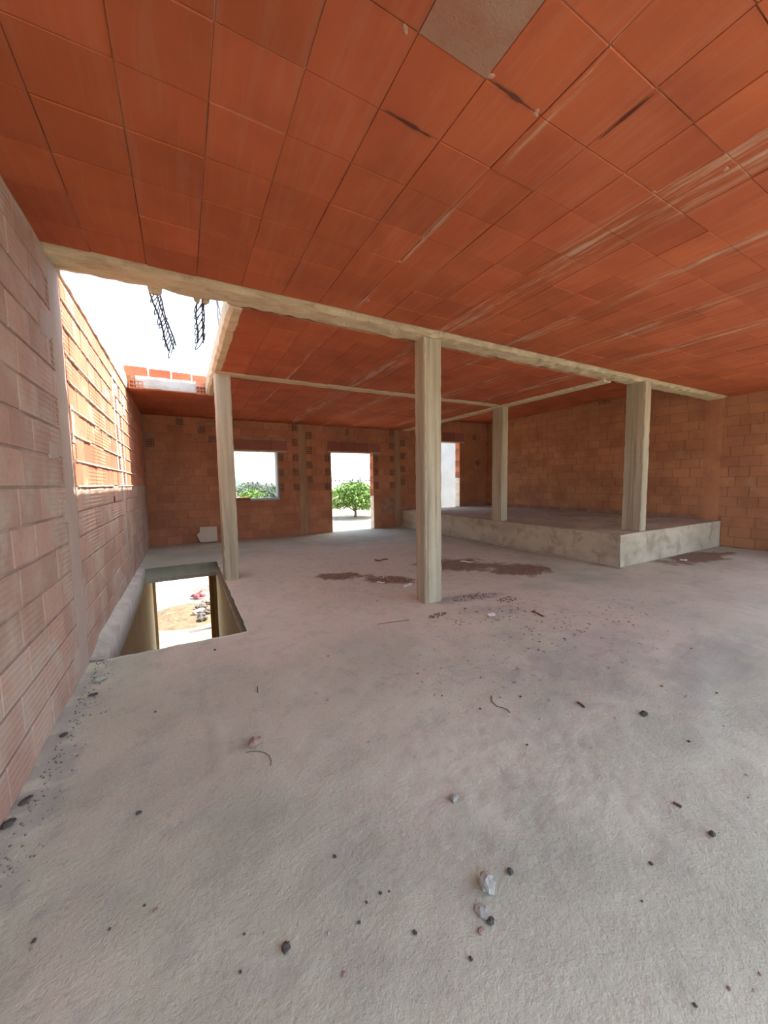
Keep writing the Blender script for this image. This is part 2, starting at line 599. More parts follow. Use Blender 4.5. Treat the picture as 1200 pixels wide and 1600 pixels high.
def floor_z(x, y):
    z = 0.010 * noise.noise(Vector((x * 0.7, y * 0.7, 0))) + 0.006 * noise.noise(Vector((x * 2.6, y * 2.6, 4)))
    pock = blob(x, y, 1.45, 1.15, 0.9, 0.55, -0.3) + blob(x, y, 0.3, 1.2, 0.5, 0.35) * 0.5 + blob(x, y, 2.6, 1.9, 0.8, 0.5, 0.2) * 0.6
    if pock > 0:
        z += pock * 0.006 * noise.noise(Vector((x * 21, y * 26, 2)))
    z += 0.003 * noise.noise(Vector((x * 9, y * 9, 7)))
    # trowelled seam that runs away from the camera on the left, and two pour edges on the right
    z += 0.006 * math.exp(-((x - (0.10 - 0.05 * (y - 2))) / 0.015) ** 2) * (1 if 1.9 < y < 3.4 else 0)
    s = (y - (1.02 + 0.22 * math.sin(x * 2.1))) / 0.03
    if 1.9 < x < 4.4 and y < 2.6:
        z += 0.012 / (1 + math.exp(-max(-30, min(30, s)))) * min(1, (x - 1.9) / 0.5, (4.4 - x) / 0.8, (2.6 - y) / 1.2)
    w = (x - (2.25 + 0.12 * math.sin(y * 5))) / 0.02
    if y < 1.1:
        z -= 0.004 * math.exp(-w * w)
    if x < XL + 0.30:
        z += 0.035 * max(0, 1 - (x - XL) / 0.14) * (0.6 + 0.5 * noise.noise(Vector((x * 6, y * 6, 1))))
    return z - 0.004


def build_floor():
    xs = [XL - 0.1] + span(XL, HX0, 0.05) + [HX0] + span(HX0 + 0.025, HX1 - 0.001, 0.03) + [HX1] + span(HX1 + 0.025, 3.2, 0.025) + span(3.2, XR, 0.08) + [XR + 0.1]
    ys = span(YR, 0.3, 0.12) + span(0.3, HY0 - 0.02, 0.025) + [HY0] + span(HY0 + 0.06, HY1 - 0.02, 0.07) + [HY1] + span(HY1 + 0.06, YB, 0.07) + [YB + 0.1]
    verts, faces, dust, dirt, damp, speck = [], [], [], [], [], []
    nx = len(xs)
    for y in ys:
        for x in xs:
            hx, hy = x, y
            if abs(x - HX1) < 1e-6 and HY0 - 0.01 < y < HY1 + 0.01:
                hx += 0.012 * noise.noise(Vector((5, y * 5, 0)))
            if (abs(y - HY0) < 1e-6) and HX0 - 0.01 < x < HX1 + 0.01:
                hy += 0.022 * noise.noise(Vector((x * 5, 8, 0)))
            verts.append((hx, hy, floor_z(hx, hy)))
            dust.append(min(1, 0.35 * blob(x, y, 1.6, 2.6, 3.2, 1.5, 0, 0.5, 1.2) + 0.9 * blob(x, y, 2.6, 5.4, 3.4, 3.0, 0, 0.25, 1.0) * 0.9 + 0.45 * blob(x, y, 6.0, 2.2, 3.5, 1.2, 0, 0.3, 1.0)))
            dd = max(blob(x, y, 2.1, 5.30, 0.42, 0.24, -0.5, 0.5, 4), blob(x, y, 2.65, 4.72, 0.45, 0.22, -0.85, 0.5, 4),
                     blob(x, y, 4.15, 4.9, 0.75, 0.5, -0.5, 0.5, 3), blob(x, y, 4.75, 4.1, 0.55, 0.42, -0.4, 0.5, 3), blob(x, y, 8.2, 3.1, 1.2, 0.35, -0.05, 0.5, 3))
            # darker along the foot of the platform; stains along the left wall
            if 5.75 < x < 6.2 and y > 3.3:
                dd = max(dd, 0.8 * max(0, 1 - abs(x - 6.12) / 0.12) * (0.6 + 0.6 * noise.noise(Vector((x * 4, y * 4, 0)))))
            dirt.append(min(0.85, dd * 0.85))
            dm = max(blob(x, y, 3.05, 3.45, 0.5, 0.16, -0.15, 0.6, 5) * 0.7, blob(x, y, 2.95, 3.0, 0.6, 0.14, -0.4, 0.7, 6) * 0.45,
                     blob(x, y, 3.0, 1.75, 0.85, 0.42, 0.3, 0.6, 3) * 0.45, blob(x, y, 3.6, 1.25, 0.9, 0.25, 0.15, 0.6, 3) * 0.5,
                     blob(x, y, 0.42, 0.93, 0.09, 0.07) * 0.35, blob(x, y, 0.85, 5.3, 0.4, 0.45, 0, 0.5, 3) * 0.3)
            if x < XL + 0.5:
                dm = max(dm, 0.75 * blob(x, y, XL + 0.06, 2.3, 0.10, 1.4, 0, 1.6, 9))
            damp.append(min(1, dm))
            speck.append(min(1, blob(x, y, 3.2, 2.4, 2.2, 1.0, 0, 0.4, 1) + blob(x, y, 3.5, 5.0, 3.2, 1.8, 0, 0.4, 1)))
    for j in range(len(ys) - 1):
        for i in range(nx - 1):
            cx, cy = (xs[i] + xs[i + 1]) / 2, (ys[j] + ys[j + 1]) / 2
            if HX0 < cx < HX1 and HY0 < cy < HY1:
                continue
            a = j * nx + i
            faces.append((a, a + 1, a + 1 + nx, a + nx))
    n0 = len(verts)
    # sides of the opening and underside of the slab
    def vid(i, j):
        return j * nx + i
    i0, i1, j0, j1 = xs.index(HX0), xs.index(HX1), ys.index(HY0), ys.index(HY1)
    ring = [vid(i, j0) for i in range(i0, i1)] + [vid(i1, j) for j in range(j0, j1)] + [vid(i, j1) for i in range(i1, i0, -1)] + [vid(i0, j) for j in range(j1, j0, -1)]
    for r in ring:
        x, y, z = verts[r]
        verts.append((x + 0.01 * noise.noise(Vector((x * 9, y * 9, 1))), y + 0.01 * noise.noise(Vector((x * 9, y * 9, 5))), -0.19))
    m = len(ring)
    for k in range(m):
        a, b = ring[k], ring[(k + 1) % m]
        faces.append((a, n0 + k, n0 + (k + 1) % m, b))
    for l in (dust, dirt, damp, speck):
        l += [0.0] * m
    me = mesh('floor', verts, faces, M['floor'])
    for nm, l in (('dust', dust), ('dirt', dirt), ('damp', damp), ('speck', speck)):
        at = me.attributes.new(nm, 'FLOAT', 'POINT')
        at.data.foreach_set('value', l)
    for p in me.polygons:
        p.use_smooth = True
    fl = struct(put('floor', me))
    mb = MB()
    z0, z1 = -0.26, -0.19
    mb.box((XL - 0.1, YR, z0), (XR + 0.2, HY0 + 0.01, z1))
    mb.box((XL - 0.1, HY1 - 0.01, z0), (XR + 0.2, YB + 0.2, z1))
    mb.box((HX1 - 0.006, HY0 + 0.01, z0), (XR + 0.2, HY1 - 0.01, z1))
    mb.box((XL - 0.1, HY0 + 0.01, z0), (HX0 + 0.006, HY1 - 0.01, z1))
    mb.build('slab_underside', M['conc'], fl)
    # cement fillet that fills the angle between the left wall and the opening
    f = MB()
    n = 40
    for i in range(n + 1):
        y = 3.72 + (HY1 - 3.75) * i / n
        e = 0.02 * noise.noise(Vector((y * 4, 0, 0)))
        hgt = min(1, 0.1 + i / 6) * 0.10 * (1 - 0.7 * i / n) + 0.02 * noise.noise(Vector((y * 6, 2, 0)))
        for (x, z) in ((XL, max(0.03, hgt)), (XL + 0.05, max(0.02, hgt * 0.42)), (HX0 + 0.004 + e * 0.2, 0.012), (HX0 + 0.006, -0.19)):
            f.v.append((x, y, z))
    for i in range(n):
        for k in range(3):
            a = i * 4 + k
            f.f.append((a, a + 1, a + 5, a + 4))
    f.f += [(0, 1, 2, 3), (n * 4, n * 4 + 3, n * 4 + 2, n * 4 + 1)]
    f.build('cement_fillet', M['plaster_dull'], fl, smooth=True)
    return fl


M['plaster_dull'] = concrete('dusty cement', (0.44, 0.42, 0.37), (0.36, 0.33, 0.28), (0.27, 0.24, 0.2), (1, 1, 1), 0.5, 0.8, 4)
floor = build_floor()

# ------------------------------------------------------------------ left wall
WL = wall_solid('wall_left', M['mortar_left'], 'x', XL - 0.22, XL, YR, YB + 0.22, -0.02, H + 0.2)
COL_A, COL_B = (3.46, 3.76), (6.34, 6.56)
lit = lambda u, v: M['patch'] if u > 3.75 and v > 1.43 else M['left']  # inside the sun patch the sunlight is put into the clay colour
lholes = [(COL_A[0], 0, COL_A[1], H), (COL_B[0], 0, COL_B[1], H), (3.76, H - 0.03, HY1 + 0.1, H + 0.3)]
ends = []
k = 0
z = Z0
while z < H - 0.2:
    kk = int(round((z - Z0) / CH))
    if kk >= 7 and kk % 2 == 1:
        ends.append((3.355, z, COL_A[0], z + CH))
    if kk >= 5 and kk % 2 == 0:
        ends.append((6.235, z, COL_B[0], z + CH))
    if kk >= 5 and kk % 2 == 1:
        ends.append((COL_B[1], z, 6.67, z + CH))
    z += CH
ends = [e for e in ends if e[3] < H]
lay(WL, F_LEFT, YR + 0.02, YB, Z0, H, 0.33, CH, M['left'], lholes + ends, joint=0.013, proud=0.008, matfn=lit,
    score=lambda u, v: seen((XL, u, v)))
for e in ends:
    o = put('hollow_brick_end', hollow_mesh(e[2] - e[0] - 0.012, e[3] - e[1] - 0.012, 1 if e[2] - e[0] < 0.13 else 2, 4, 0.07,
            M['patch'] if e[0] > 3.75 and e[1] > 1.43 else M['left']), WL, F_LEFT((e[0] + e[2]) / 2, (e[1] + e[3]) / 2, 0.009), F_LEFT.rot)


def ragged_strip(name, mat, parent, ax, a0, a1, b0, b1, h0, h1, amp=0.02, seed=0.0, step=0.06, freq=4.0, relief=0.004):
    """a band of poured concrete with torn edges. ax gives (along, across, out) -> point; h0 back, h1 face"""
    mb = MB()
    n = max(2, int((a1 - a0) / step))
    m = 5
    for i in range(n + 1):
        t = a0 + (a1 - a0) * i / n
        e0 = amp * (noise.noise(Vector((t * freq, seed, 0))) + 0.5 * noise.noise(Vector((t * freq * 3.1, seed, 3))))
        e1 = amp * (noise.noise(Vector((t * freq, seed + 7, 0))) + 0.5 * noise.noise(Vector((t * freq * 3.1, seed, 8))))
        row = [(b0 + e0, h0)]
        for k in range(m):
            w = b0 + e0 + (b1 + e1 - b0 - e0) * k / (m - 1)
            edge = 0.35 if k in (0, m - 1) else 0
            row.append((w, h1 - (h1 - h0) * edge * 0.4 + relief * noise.noise(Vector((t * 7, w * 9, seed)))))
        row.append((b1 + e1, h0))
        for (w, h_) in row:
            mb.v.append(tuple(ax(t, w, h_)))
    r = m + 2
    for i in range(n):
        for k in range(r - 1):
            a = i * r + k
            mb.f.append((a, a + r, a + r + 1, a + 1))
        mb.f.append((i * r + r - 1, i * r + 2 * r - 1, (i + 1) * r, i * r))
    mb.f.append(tuple(range(r)))
    mb.f.append(tuple(n * r + k for k in range(r))[::-1])
    return mb.build(name, mat, parent)


ax_left = lambda a, b, h: (XL + h, b, a)
ragged_strip('concrete_column', M['lcol'], WL, ax_left, 0.0, H, COL_A[0], COL_A[1] - 0.01, -0.03, 0.012, 0.012, 1.0)
ragged_strip('concrete_column', M['lcol'], WL, ax_left, 0.0, H - 0.05, COL_B[0], COL_B[1], -0.03, 0.012, 0.016, 2.0)
ax_lefty = lambda a, b, h: (XL + h, a, b)
ragged_strip('ring_beam_face', M['mortar_lit'], WL, ax_lefty, 3.74, HY1 + 0.05, H - 0.01, H + 0.205, -0.03, 0.03, 0.016, 3.0, relief=0.012)
# mortar squeezed out of the bed joints in the sunlit part
mb = MB()
z = Z0 + 7 * CH
while z < H - 0.1:
    y = 3.8
    while y < 7.5:
        L = rnd.uniform(0.15, 0.7)
        if rnd.random() < 0.85:
            n = max(3, int(L / 0.05))
            pts = [(XL + 0.012, y + L * i / n, z + 0.005 * noise.noise(Vector((y * 9 + i, z * 5, 0)))) for i in range(n + 1)]
            mb.tube(pts, [0.0135 * (0.55 + 0.6 * abs(noise.noise(Vector((i * 1.7, y, z))))) for i in range(n + 1)], 5)
        y += L
    z += CH
stuff(mb.build('squeezed_mortar', M['mortar_lit'], WL))
# cement smears over the joints next to the first column
for (y, z, w, h_) in ((3.30, 2.52, 0.22, 0.16), (3.52, 1.28, 0.30, 0.16), (3.25, 1.70, 0.18, 0.10), (3.6, 0.55, 0.25, 0.4), (3.5, 0.18, 0.4, 0.18)):
    ragged_strip('cement_smear', M['lcol'], WL, ax_lefty, y - w / 2, y + w / 2, z - h_ / 2, z + h_ / 2, 0.0, 0.014, 0.03, y * 3, 0.03)
for (y, z, w, h_) in ((6.08, 2.3, 0.10, 1.3), (6.78, 2.2, 0.09, 1.5), (3.83, 1.95, 0.07, 0.3), (5.6, 2.55, 0.3, 0.09), (7.1, 2.7, 0.2, 0.3)):
    ragged_strip('cream_smear', M['mortar_lit'], WL, ax_left, z - h_ / 2, z + h_ / 2, y - w / 2, y + w / 2, 0.0, 0.014, 0.035, y * 3, 0.03)
o = put('hollow_brick_end', hollow_mesh(0.08, 0.07, 2, 2, 0.06, M['darkclay']), WL, F_LEFT(5.58, 1.29, 0.012), F_LEFT.rot)

# ------------------------------------------------------------------ back wall with the window and two doorways
WIN = (0.95, 1.05, 2.30, 2.30)
DR1 = (3.81, -0.2, 5.20, 2.33)
DR2 = (7.15, PLAT - 0.02, 8.62, 2.78)
backholes = [WIN, DR1, DR2]
WB = wall_solid('wall_back', M['mortar'], 'y', YB, YB + 0.24, XL - 0.22, XR + 0.22, -0.02, H2 + 0.25, backholes)
boxes = [(1.25 - 0.4, WIN[3], 2.55, 2.62), (3.72, DR1[3], 5.42, 2.66), (7.0, DR2[3], 8.8, 3.12)]
cols = [(2.86, 0, 3.09, H), (5.93, 0, 6.17, H)]
bends = []
for kk in range(6, 15, 2):
    z = Z0 + CH * kk
    bends += [(2.70, z, 2.86, z + CH * 0.95), (2.30 if z < 2.2 else 9, z, 2.44, z + CH * 0.95), (5.77, z, 5.93, z + CH * 0.95), (3.62, z, DR1[0], z + CH) if z < 2.2 else (9, 9, 9, 9),
              (5.20, z, 5.36, z + CH) if z < 2.2 else (9, 9, 9, 9)]
for kk in range(7, 15, 2):
    z = Z0 + CH * kk
    bends += [(3.09, z, 3.25, z + CH * 0.95), (6.17, z - 0.1, 6.34, z + CH * 0.95 - 0.1)]
bends += [(-0.70, 2.34, -0.54, 2.52), (0.40, 2.70, 0.55, 2.88), (0.62, 2.50, 0.78, 2.66), (4.28, 2.84, 4.38, 3.04), (-0.06, 2.88, 0.08, 3.04), (9.35, 2.0, 9.5, 2.18), (9.2, 2.9, 9.35, 3.1)]
bends = [b for b in bends if b[2] - b[0] > 0.05 and b[2] - b[0] < 1 and b[3] < H2 and not (b[0] < 6.18 and b[3] > H)]
platblock = [(6.17, 0, XR, PLAT)]
lay(WB, F_BACK, XL + 0.01, XR - 0.01, Z0, H, 0.33, CH, M['back'], backholes + boxes + cols + bends + platblock, joint=0.011, proud=0.006, score=lambda u, v: seen((u, YB, v)) if u < 6.2 or v > 0.6 else -50)
lay(WB, F_BACK, 6.2, XR - 0.01, H, H2, 0.33, CH, M['back'], [DR2] + boxes, joint=0.011, proud=0.006, limit=0)
for e in bends:
    put('hollow_brick_end', hollow_mesh(e[2] - e[0] - 0.01, e[3] - e[1] - 0.01, 3, 3, 0.09, M['darkclay']), WB, F_BACK((e[0] + e[2]) / 2, (e[1] + e[3]) / 2, 0.007), F_BACK.rot)
ax_back = lambda a, b, h: (b, YB - h, a)
ragged_strip('concrete_column', M['col'], WB, ax_back, 0.0, H, 2.86, 3.09, -0.03, 0.012, 0.008, 4.0)
ragged_strip('concrete_column', M['col'], WB, ax_back, 0.0, H, 5.93, 6.17, -0.03, 0.012, 0.008, 5.0)
ax_backx = lambda a, b, h: (a, YB - h, b)
for (x, z, w, h_) in ((4.0, 3.03, 0.5, 0.06), (5.4, 3.0, 0.4, 0.05), (0.6, 2.95, 0.5, 0.04), (0.28, 2.56, 0.2, 0.05), (2.52, 1.62, 0.2, 0.09), (3.02, 0.6, 0.05, 0.5), (5.7, 0.7, 0.5, 0.5)):
    ragged_strip('cement_smear', M['mortar'], WB, ax_backx, x - w / 2, x + w / 2, z - h_ / 2, z + h_ / 2, 0.0, 0.012, min(0.03, h_ * 0.3), x * 3, 0.03)

# window: cement rim, sill; doorways: shutter boxes and block jambs
win = struct(empty('window_1', (WIN[0], YB, WIN[1])))


def child_box(name, a, b, mat, parent):
    mb = MB()
    off = Vector(parent.location)
    mb.box(Vector(a) - off, Vector(b) - off)
    return mb.build(name, mat, parent)


def shutter_box(parent, x0, x1, z0, z1):
    """hollow clay casing above an opening: set back face, two soffit strips, three clay boards"""
    n = 4
    w = (x1 - x0) / n
    for i in range(n):
        child_box('clay_board', (x0 + i * w + 0.004, YB - 0.010, z0 + 0.035), (x0 + (i + 1) * w - 0.004, YB + 0.02, z1 - 0.02), M['box'], parent)
    child_box('soffit_edge', (x0, YB - 0.018, z0 - 0.002), (x1, YB + 0.22, z0 + 0.035), M['conc'], parent)
    child_box('casing_edge', (x0, YB - 0.016, z1 - 0.02), (x1, YB + 0.02, z1), M['mortar'], parent)


shutter_box(win, boxes[0][0], boxes[0][2], WIN[3], boxes[0][3])
child_box('rim', (WIN[2] - 0.035, YB - 0.012, WIN[1]), (WIN[2], YB + 0.25, WIN[3]), M['plaster'], win)
child_box('rim', (WIN[0], YB - 0.012, WIN[1]), (WIN[0] + 0.035, YB + 0.25, WIN[3]), M['plaster'], win)
child_box('sill', (1.55, YB - 0.02, WIN[1] - 0.035), (WIN[2], YB + 0.25, WIN[1] + 0.02), M['plaster'], win)
child_box('sill_brick', (WIN[0], YB + 0.0, WIN[1] - 0.03), (1.55, YB + 0.22, WIN[1] + 0.045), M['back'], win)
for i, (D, B) in enumerate(((DR1, boxes[1]), (DR2, boxes[2]))):
    dr = struct(empty('door_%d' % (i + 1), (D[0], YB, max(0, D[1]))))
    shutter_box(dr, B[0], B[2], D[3], B[3])
    zb = 0.0 if i == 0 else PLAT
    z = zb
    k = 0
    while z < D[3] - 0.02:
        hgt = min(CH, D[3] - z)
        for sx, rot in ((D[2], -math.pi / 2), (D[0], math.pi / 2)):
            off = Vector(dr.location)
            if z - zb < 1.0:
                me = brick_mesh(0.235, round(hgt - 0.006, 3), 0.03, M['mortar_lit'], 'rendered_jamb_block')
                nm = 'rendered_jamb_block'
            elif k % 2:
                me = hollow_mesh(0.235, hgt - 0.012, 1, 5, 0.05, M['clay'])
                nm = 'hollow_brick_end'
            else:
                me = brick_mesh(0.235, round(hgt - 0.012, 3), 0.04, M['clay'], 'jamb_brick')
                nm = 'jamb_brick'
            s = -1 if rot < 0 else 1
            put(nm, me, dr, Vector((sx + s * 0.012, YB + 0.12, z + hgt / 2)) - off, (0, 0, rot))
        z += hgt
        k += 1

# ------------------------------------------------------------------ right wall
WR = wall_solid('wall_right', M['mortar'], 'x', XR, XR + 0.22, 0.8, YB + 0.22, -0.02, H2 + 0.25)
lay(WR, F_RIGHT, 0.82, YB - 0.01, Z0, H, 0.33, CH, M['rightw'], [(3.37, 0, YB, PLAT)], joint=0.010, proud=0.006, score=lambda u, v: seen((XR, u, v)))
lay(WR, F_RIGHT, 3.76, YB - 0.01, H, H2, 0.33, CH, M['rightw'], (), joint=0.010, proud=0.006, limit=0)
for (y, z, w, h_) in ((9.0, 3.32, 0.12, 0.16), (8.35, 3.46, 0.3, 0.08), (7.7, 3.42, 0.2, 0.08), (5.9, 3.45, 0.3, 0.08)):
    put('hollow_brick_end', hollow_mesh(w, h_, 2, 2, 0.08, M['darkclay']), WR, F_RIGHT(y, z, 0.007), F_RIGHT.rot)
ax_rightx = lambda a, b, h: (XR - h, a, b)
for (y, z, w, h_) in ((8.9, 2.02, 0.6, 0.08), (8.8, 1.86, 0.5, 0.07), (8.9, 2.14, 0.7, 0.05), (8.7, 1.72, 0.3, 0.08)):
    ragged_strip('cement_smear', M['mortar'], WR, ax_rightx, y - w / 2, y + w / 2, z - h_ / 2, z + h_ / 2, 0.0, 0.012, 0.02, y * 3, 0.03)
ax_right = lambda a, b, h: (XR - h, b, a)
ragged_strip('concrete_column', M['rightw'], WR, ax_right, 0.0, H, 3.42, 3.72, -0.03, 0.012, 0.01, 6.0)

# ------------------------------------------------------------------ behind the photographer: unseen slab added to bounce sunlight inside
mb = MB()
mb.box((XL - 0.2, YR - 7.5, -0.26), (XR + 0.2, YR + 0.001, -0.012))
struct(mb.build('floor_bounce_slab', M['dull']))

# ------------------------------------------------------------------ ceilings: clay tiles on a slab, in bays between the beams
SLAB = 0.2


def ceiling_bay(name, x0, x1, y0, y1, z, xo, yo, limit=300, holes=(), solid=True):
    mb = MB()
    us = sorted({x0, x1})
    mb.box((x0, y0, z), (x1, y1, z + SLAB))
    o = struct(mb.build(name, M['mortar_ceil']))
    fr = Frame(lambda u, v, out: (u, v, z - out), (math.pi / 2, 0, 0))
    X0 = xo - math.ceil((xo - x0) / 0.33) * 0.33
    Y0 = yo - math.ceil((yo - y0) / 0.308) * 0.308
    rects = []
    y = Y0
    while y < y1:
        x = X0
        while x < x1:
            r = (max(x, x0), max(y, y0), min(x + 0.33, x1), min(y + 0.308, y1))
            if r[2] - r[0] > 0.04 and r[3] - r[1] > 0.04:
                rects.append(r)
            x += 0.33
        y += 0.308
    rects.sort(key=lambda r: -seen(((r[0] + r[2]) / 2, (r[1] + r[3]) / 2, z)))
    rest = MB()
    for i, r in enumerate(rects):
        cx, cy = (r[0] + r[2]) / 2, (r[1] + r[3]) / 2
        j = rnd.choice((0.002, 0.003, 0.003, 0.005, 0.008))
        m = M['ceil']
        if abs(cx - 1.02) < 0.14 and abs(cy - 1.08) < 0.14:
            m = M['conc_ceil']
        me = brick_mesh(round(r[2] - r[0] - j, 3), round(r[3] - r[1] - j, 3), 0.03, m, 'ceiling_tile', 0.0015)
        p = (cx, cy, z - 0.006 + rnd.choice((-0.0035, -0.002, 0, 0, 0, 0.001, 0.002)))
        tw = Euler((math.pi / 2 + rnd.gauss(0, 0.003), rnd.gauss(0, 0.003), rnd.gauss(0, 0.0015)))
        if i < limit:
            put('ceiling_tile', me, o, p, tw)
        else:
            mt = tw.to_matrix()
            rest.add([mt @ v.co + Vector(p) for v in me.vertices], [tuple(q.vertices) for q in me.polygons])
    if rest.v:
        stuff(rest.build('far_ceiling_tiles', M['ceil'], o))
    return o


M['conc_ceil'] = concrete('cement skimmed tile', (0.32, 0.19, 0.125), (0.30, 0.14, 0.085), scale=3)
BY0, BY1, BX0, BX1 = 3.35, 3.76, 6.18, 6.52
CE1 = ceiling_bay('ceiling', XL, XR, YR, BY0, H, 0.18, 0.92)
CE2 = ceiling_bay('ceiling.001', 0.56, BX0, BY1, YB, H, 0.56, 3.76)
CE3 = ceiling_bay('ceiling.002', XL, 0.56, HY1, YB, H, 0.56, 7.60)
CE4 = ceiling_bay('ceiling.003', BX1, XR, BY1, YB, H2, 6.6, 3.76, limit=220)
ax_x = lambda z: (lambda a, b, h: (a, b, z - h))
ax_y = lambda z: (lambda a, b, h: (b, a, z - h))
ragged_strip('concrete_beam', M['board'], CE1, ax_x(H), XL, 0.50, BY0, BY1 - 0.01, -0.22, 0.022, 0.040, 11.0, 0.03, 3.0, relief=0.010)
ragged_strip('concrete_beam', M['board'], CE1, ax_x(H), 0.44, XR, BY0 + 0.01, BY1, -0.22, 0.020, 0.065, 12.0, 0.04, 2.6, relief=0.020)
ragged_strip('concrete_beam', M['board'], CE2, ax_y(H), BY1, HY1 + 0.0, 0.455, 0.60, -0.20, 0.012, 0.020, 13.0, 0.04, 4.0)
ragged_strip('concrete_beam', M['board'], CE2, ax_x(H), 0.56, BX0, 5.93, 6.17, -0.05, 0.018, 0.020, 14.0, 0.05, 4.0)
ragged_strip('concrete_beam', M['board'], CE4, ax_y(H), BY1, YB, BX0, BX1, -0.62, 0.022, 0.015, 15.0, 0.05, 4.0)
mb = MB()
mb.box((BX0 + 0.05, BY0 + 0.05, H + 0.19), (XR, BY1 - 0.03, H2 + SLAB))
mb.build('upstand_beam', M['conc'], CE4)
# lumps of mortar that hang in torn joints, and the dark gap between two tiles
for (x, y, s) in ((1.18, 1.21, 0.03), (1.47, 1.225, 0.035), (1.24, 1.55, 0.02), (0.79, 1.24, 0.03), (2.45, 1.22, 0.022), (1.50, 2.46, 0.028), (1.52, 2.38, 0.02), (2.16, 1.52, 0.016), (1.22, 1.86, 0.016), (2.43, 1.52, 0.03), (2.62, 0.96, 0.03), (1.55, 3.1, 0.04)):
    put('mortar_lump', rock('mortar_lump', s * 0.36, int(x * 100 + y * 37), M['lump'], 0.35, 1.9), CE1, (x, y, H - 0.004), (0, 0, x * 5))
for (x0, y0, x1, y1) in ((1.2, 1.215, 1.44, 1.222), (0.86, 1.52, 1.12, 1.535), (1.84, 0.93, 1.84, 1.17), (3.45, 3.1, 3.5, 3.1)):
    mb = MB()
    w = 0.007
    L = Vector((x1 - x0, y1 - y0))
    nrm = Vector((-L.y, L.x)).normalized() * w
    n = 8
    for i in range(n + 1):
        p = Vector((x0, y0)) + L * i / n
        ww = (0.15 + math.sin(math.pi * i / n)) * (0.8 + 0.9 * noise.noise(Vector((i * 0.9, x0, y0))))
        mb.v += [(p.x - nrm.x * ww, p.y - nrm.y * ww, H - 0.0125), (p.x + nrm.x * ww, p.y + nrm.y * ww, H - 0.0125)]
    for i in range(n):
        mb.f.append((2 * i, 2 * i + 2, 2 * i + 3, 2 * i + 1))
    mb.build('open_joint', M['darkclay'], CE1)
# the far edge of the roof opening: grey poured face, hollow block ends
ragged_strip('slab_edge_face', M['plaster_dull'], CE3, lambda a, b, h: (a, HY1 - h, b), XL + 0.15, 0.30, H + 0.01, H + 0.21, -0.03, 0.02, 0.012, 21.0, 0.05, 5.0)
for (x, w) in ((-0.60, 0.20), (0.385, 0.16)):
    put('hollow_brick_end', hollow_mesh(w, 0.135, 3, 2, 0.12, M['clay']), CE3, (x, HY1 - 0.03, H + 0.055), (0, 0, 0))
# bricks laid along the rim of the roof opening
for i, (x, w) in enumerate(((-0.60, 0.34), (-0.25, 0.33), (0.08, 0.31), (0.37, 0.25))):
    me = brick_mesh(w - 0.012, 0.17 - 0.012 * i, 0.13, M['clay'], 'rim_brick')
    o = put('rim_brick', me, CE3, (x, HY1 + 0.04, H + SLAB + 0.085 - 0.006 * i), (0, 0, rnd.uniform(-0.03, 0.03)))
mb = MB()  # unseen cover over the slabs, added to stop sun through slits
z = H + SLAB + 0.002
mb.box((XL, YR, z), (XR, BY1 - 0.06, z + 0.02))
mb.box((0.50, BY1 - 0.06, z), (BX1 - 0.02, YB, z + 0.02))
mb.build('roof_light_block', M['conc'], CE2)
mb = MB()
mb.box((BX0 + 0.05, BY0 + 0.05, H2 + SLAB + 0.002), (XR + 0.2, YB + 0.2, H2 + SLAB + 0.02))
mb.build('roof_light_block', M['conc'], CE4)


# ------------------------------------------------------------------ pillars
def pillar(name, x0, x1, y0, y1, z0, z1, label, mat, seed, groove=None, parts=()):
    """poured pillar: each corner broken here and there, slightly proud board edges"""
    mb = MB()
    n = int((z1 - z0) / 0.05)
    c = 0.012
    for i in range(n + 1):
        z = z0 + (z1 - z0) * i / n
        def q(x, y, sx, sy, k):
            e = 0.006 * noise.noise(Vector((z * 2.5, seed, k))) + 0.004 * noise.noise(Vector((z * 14, seed, k + 3)))
            return (x + sx * e, y + sy * e)
        ring = []
        for k, (cx, cy, sx, sy) in enumerate(((x0, y0, 1, 1), (x1, y0, -1, 1), (x1, y1, -1, -1), (x0, y1, 1, -1))):
            ch = c * (1 + 1.2 * noise.noise(Vector((z * 9, seed + k, 5))))
            a = q(cx + sx * ch, cy, 1, 1, k)
            b = q(cx, cy + sy * ch, 1, 1, k)
            ring += [b, a] if k in (0, 2) else [a, b]
        if groove:       # the seam between two shutter boards on the -X face
            g = y0 + (y1 - y0) * groove
            ring += [(x0, g + 0.008), (x0 + 0.006, g), (x0, g - 0.008)]
        mb.v += [(p[0], p[1], z) for p in ring]
    r = len(mb.v) // (n + 1)
    for i in range(n):
        for k in range(r):
            mb.f.append((i * r + k, i * r + (k + 1) % r, (i + 1) * r + (k + 1) % r, (i + 1) * r + k))
    mb.f.append(tuple(range(r))[::-1])
    mb.f.append(tuple(n * r + k for k in range(r)))
    o = mb.build(name, mat)
    thing(o, label, 'pillar', 'bare concrete pillars')
    return o


P1 = pillar('concrete_pillar', 2.455, 2.70, 3.52, 3.72, -0.005, H - 0.018, 'bare concrete pillar nearest the camera, in the middle of the floor', M['pillar'], 1.0, 0.45)
P2 = pillar('concrete_pillar', 0.49, 0.705, 6.00, 6.26, -0.005, H - 0.012, 'slender concrete pillar beside the stair opening on the left', M['pillar'], 2.0)
P3 = pillar('concrete_pillar', 6.88, 7.05, 3.42, 3.74, PLAT - 0.003, H - 0.018, 'streaked concrete pillar on the near corner of the raised platform', M['pillar'], 3.0)
P4 = pillar('concrete_pillar', 6.27, 6.46, 6.00, 6.30, PLAT + 0.0, H - 0.018, 'stained concrete pillar at the back edge of the raised platform', M['pillar'], 4.0)


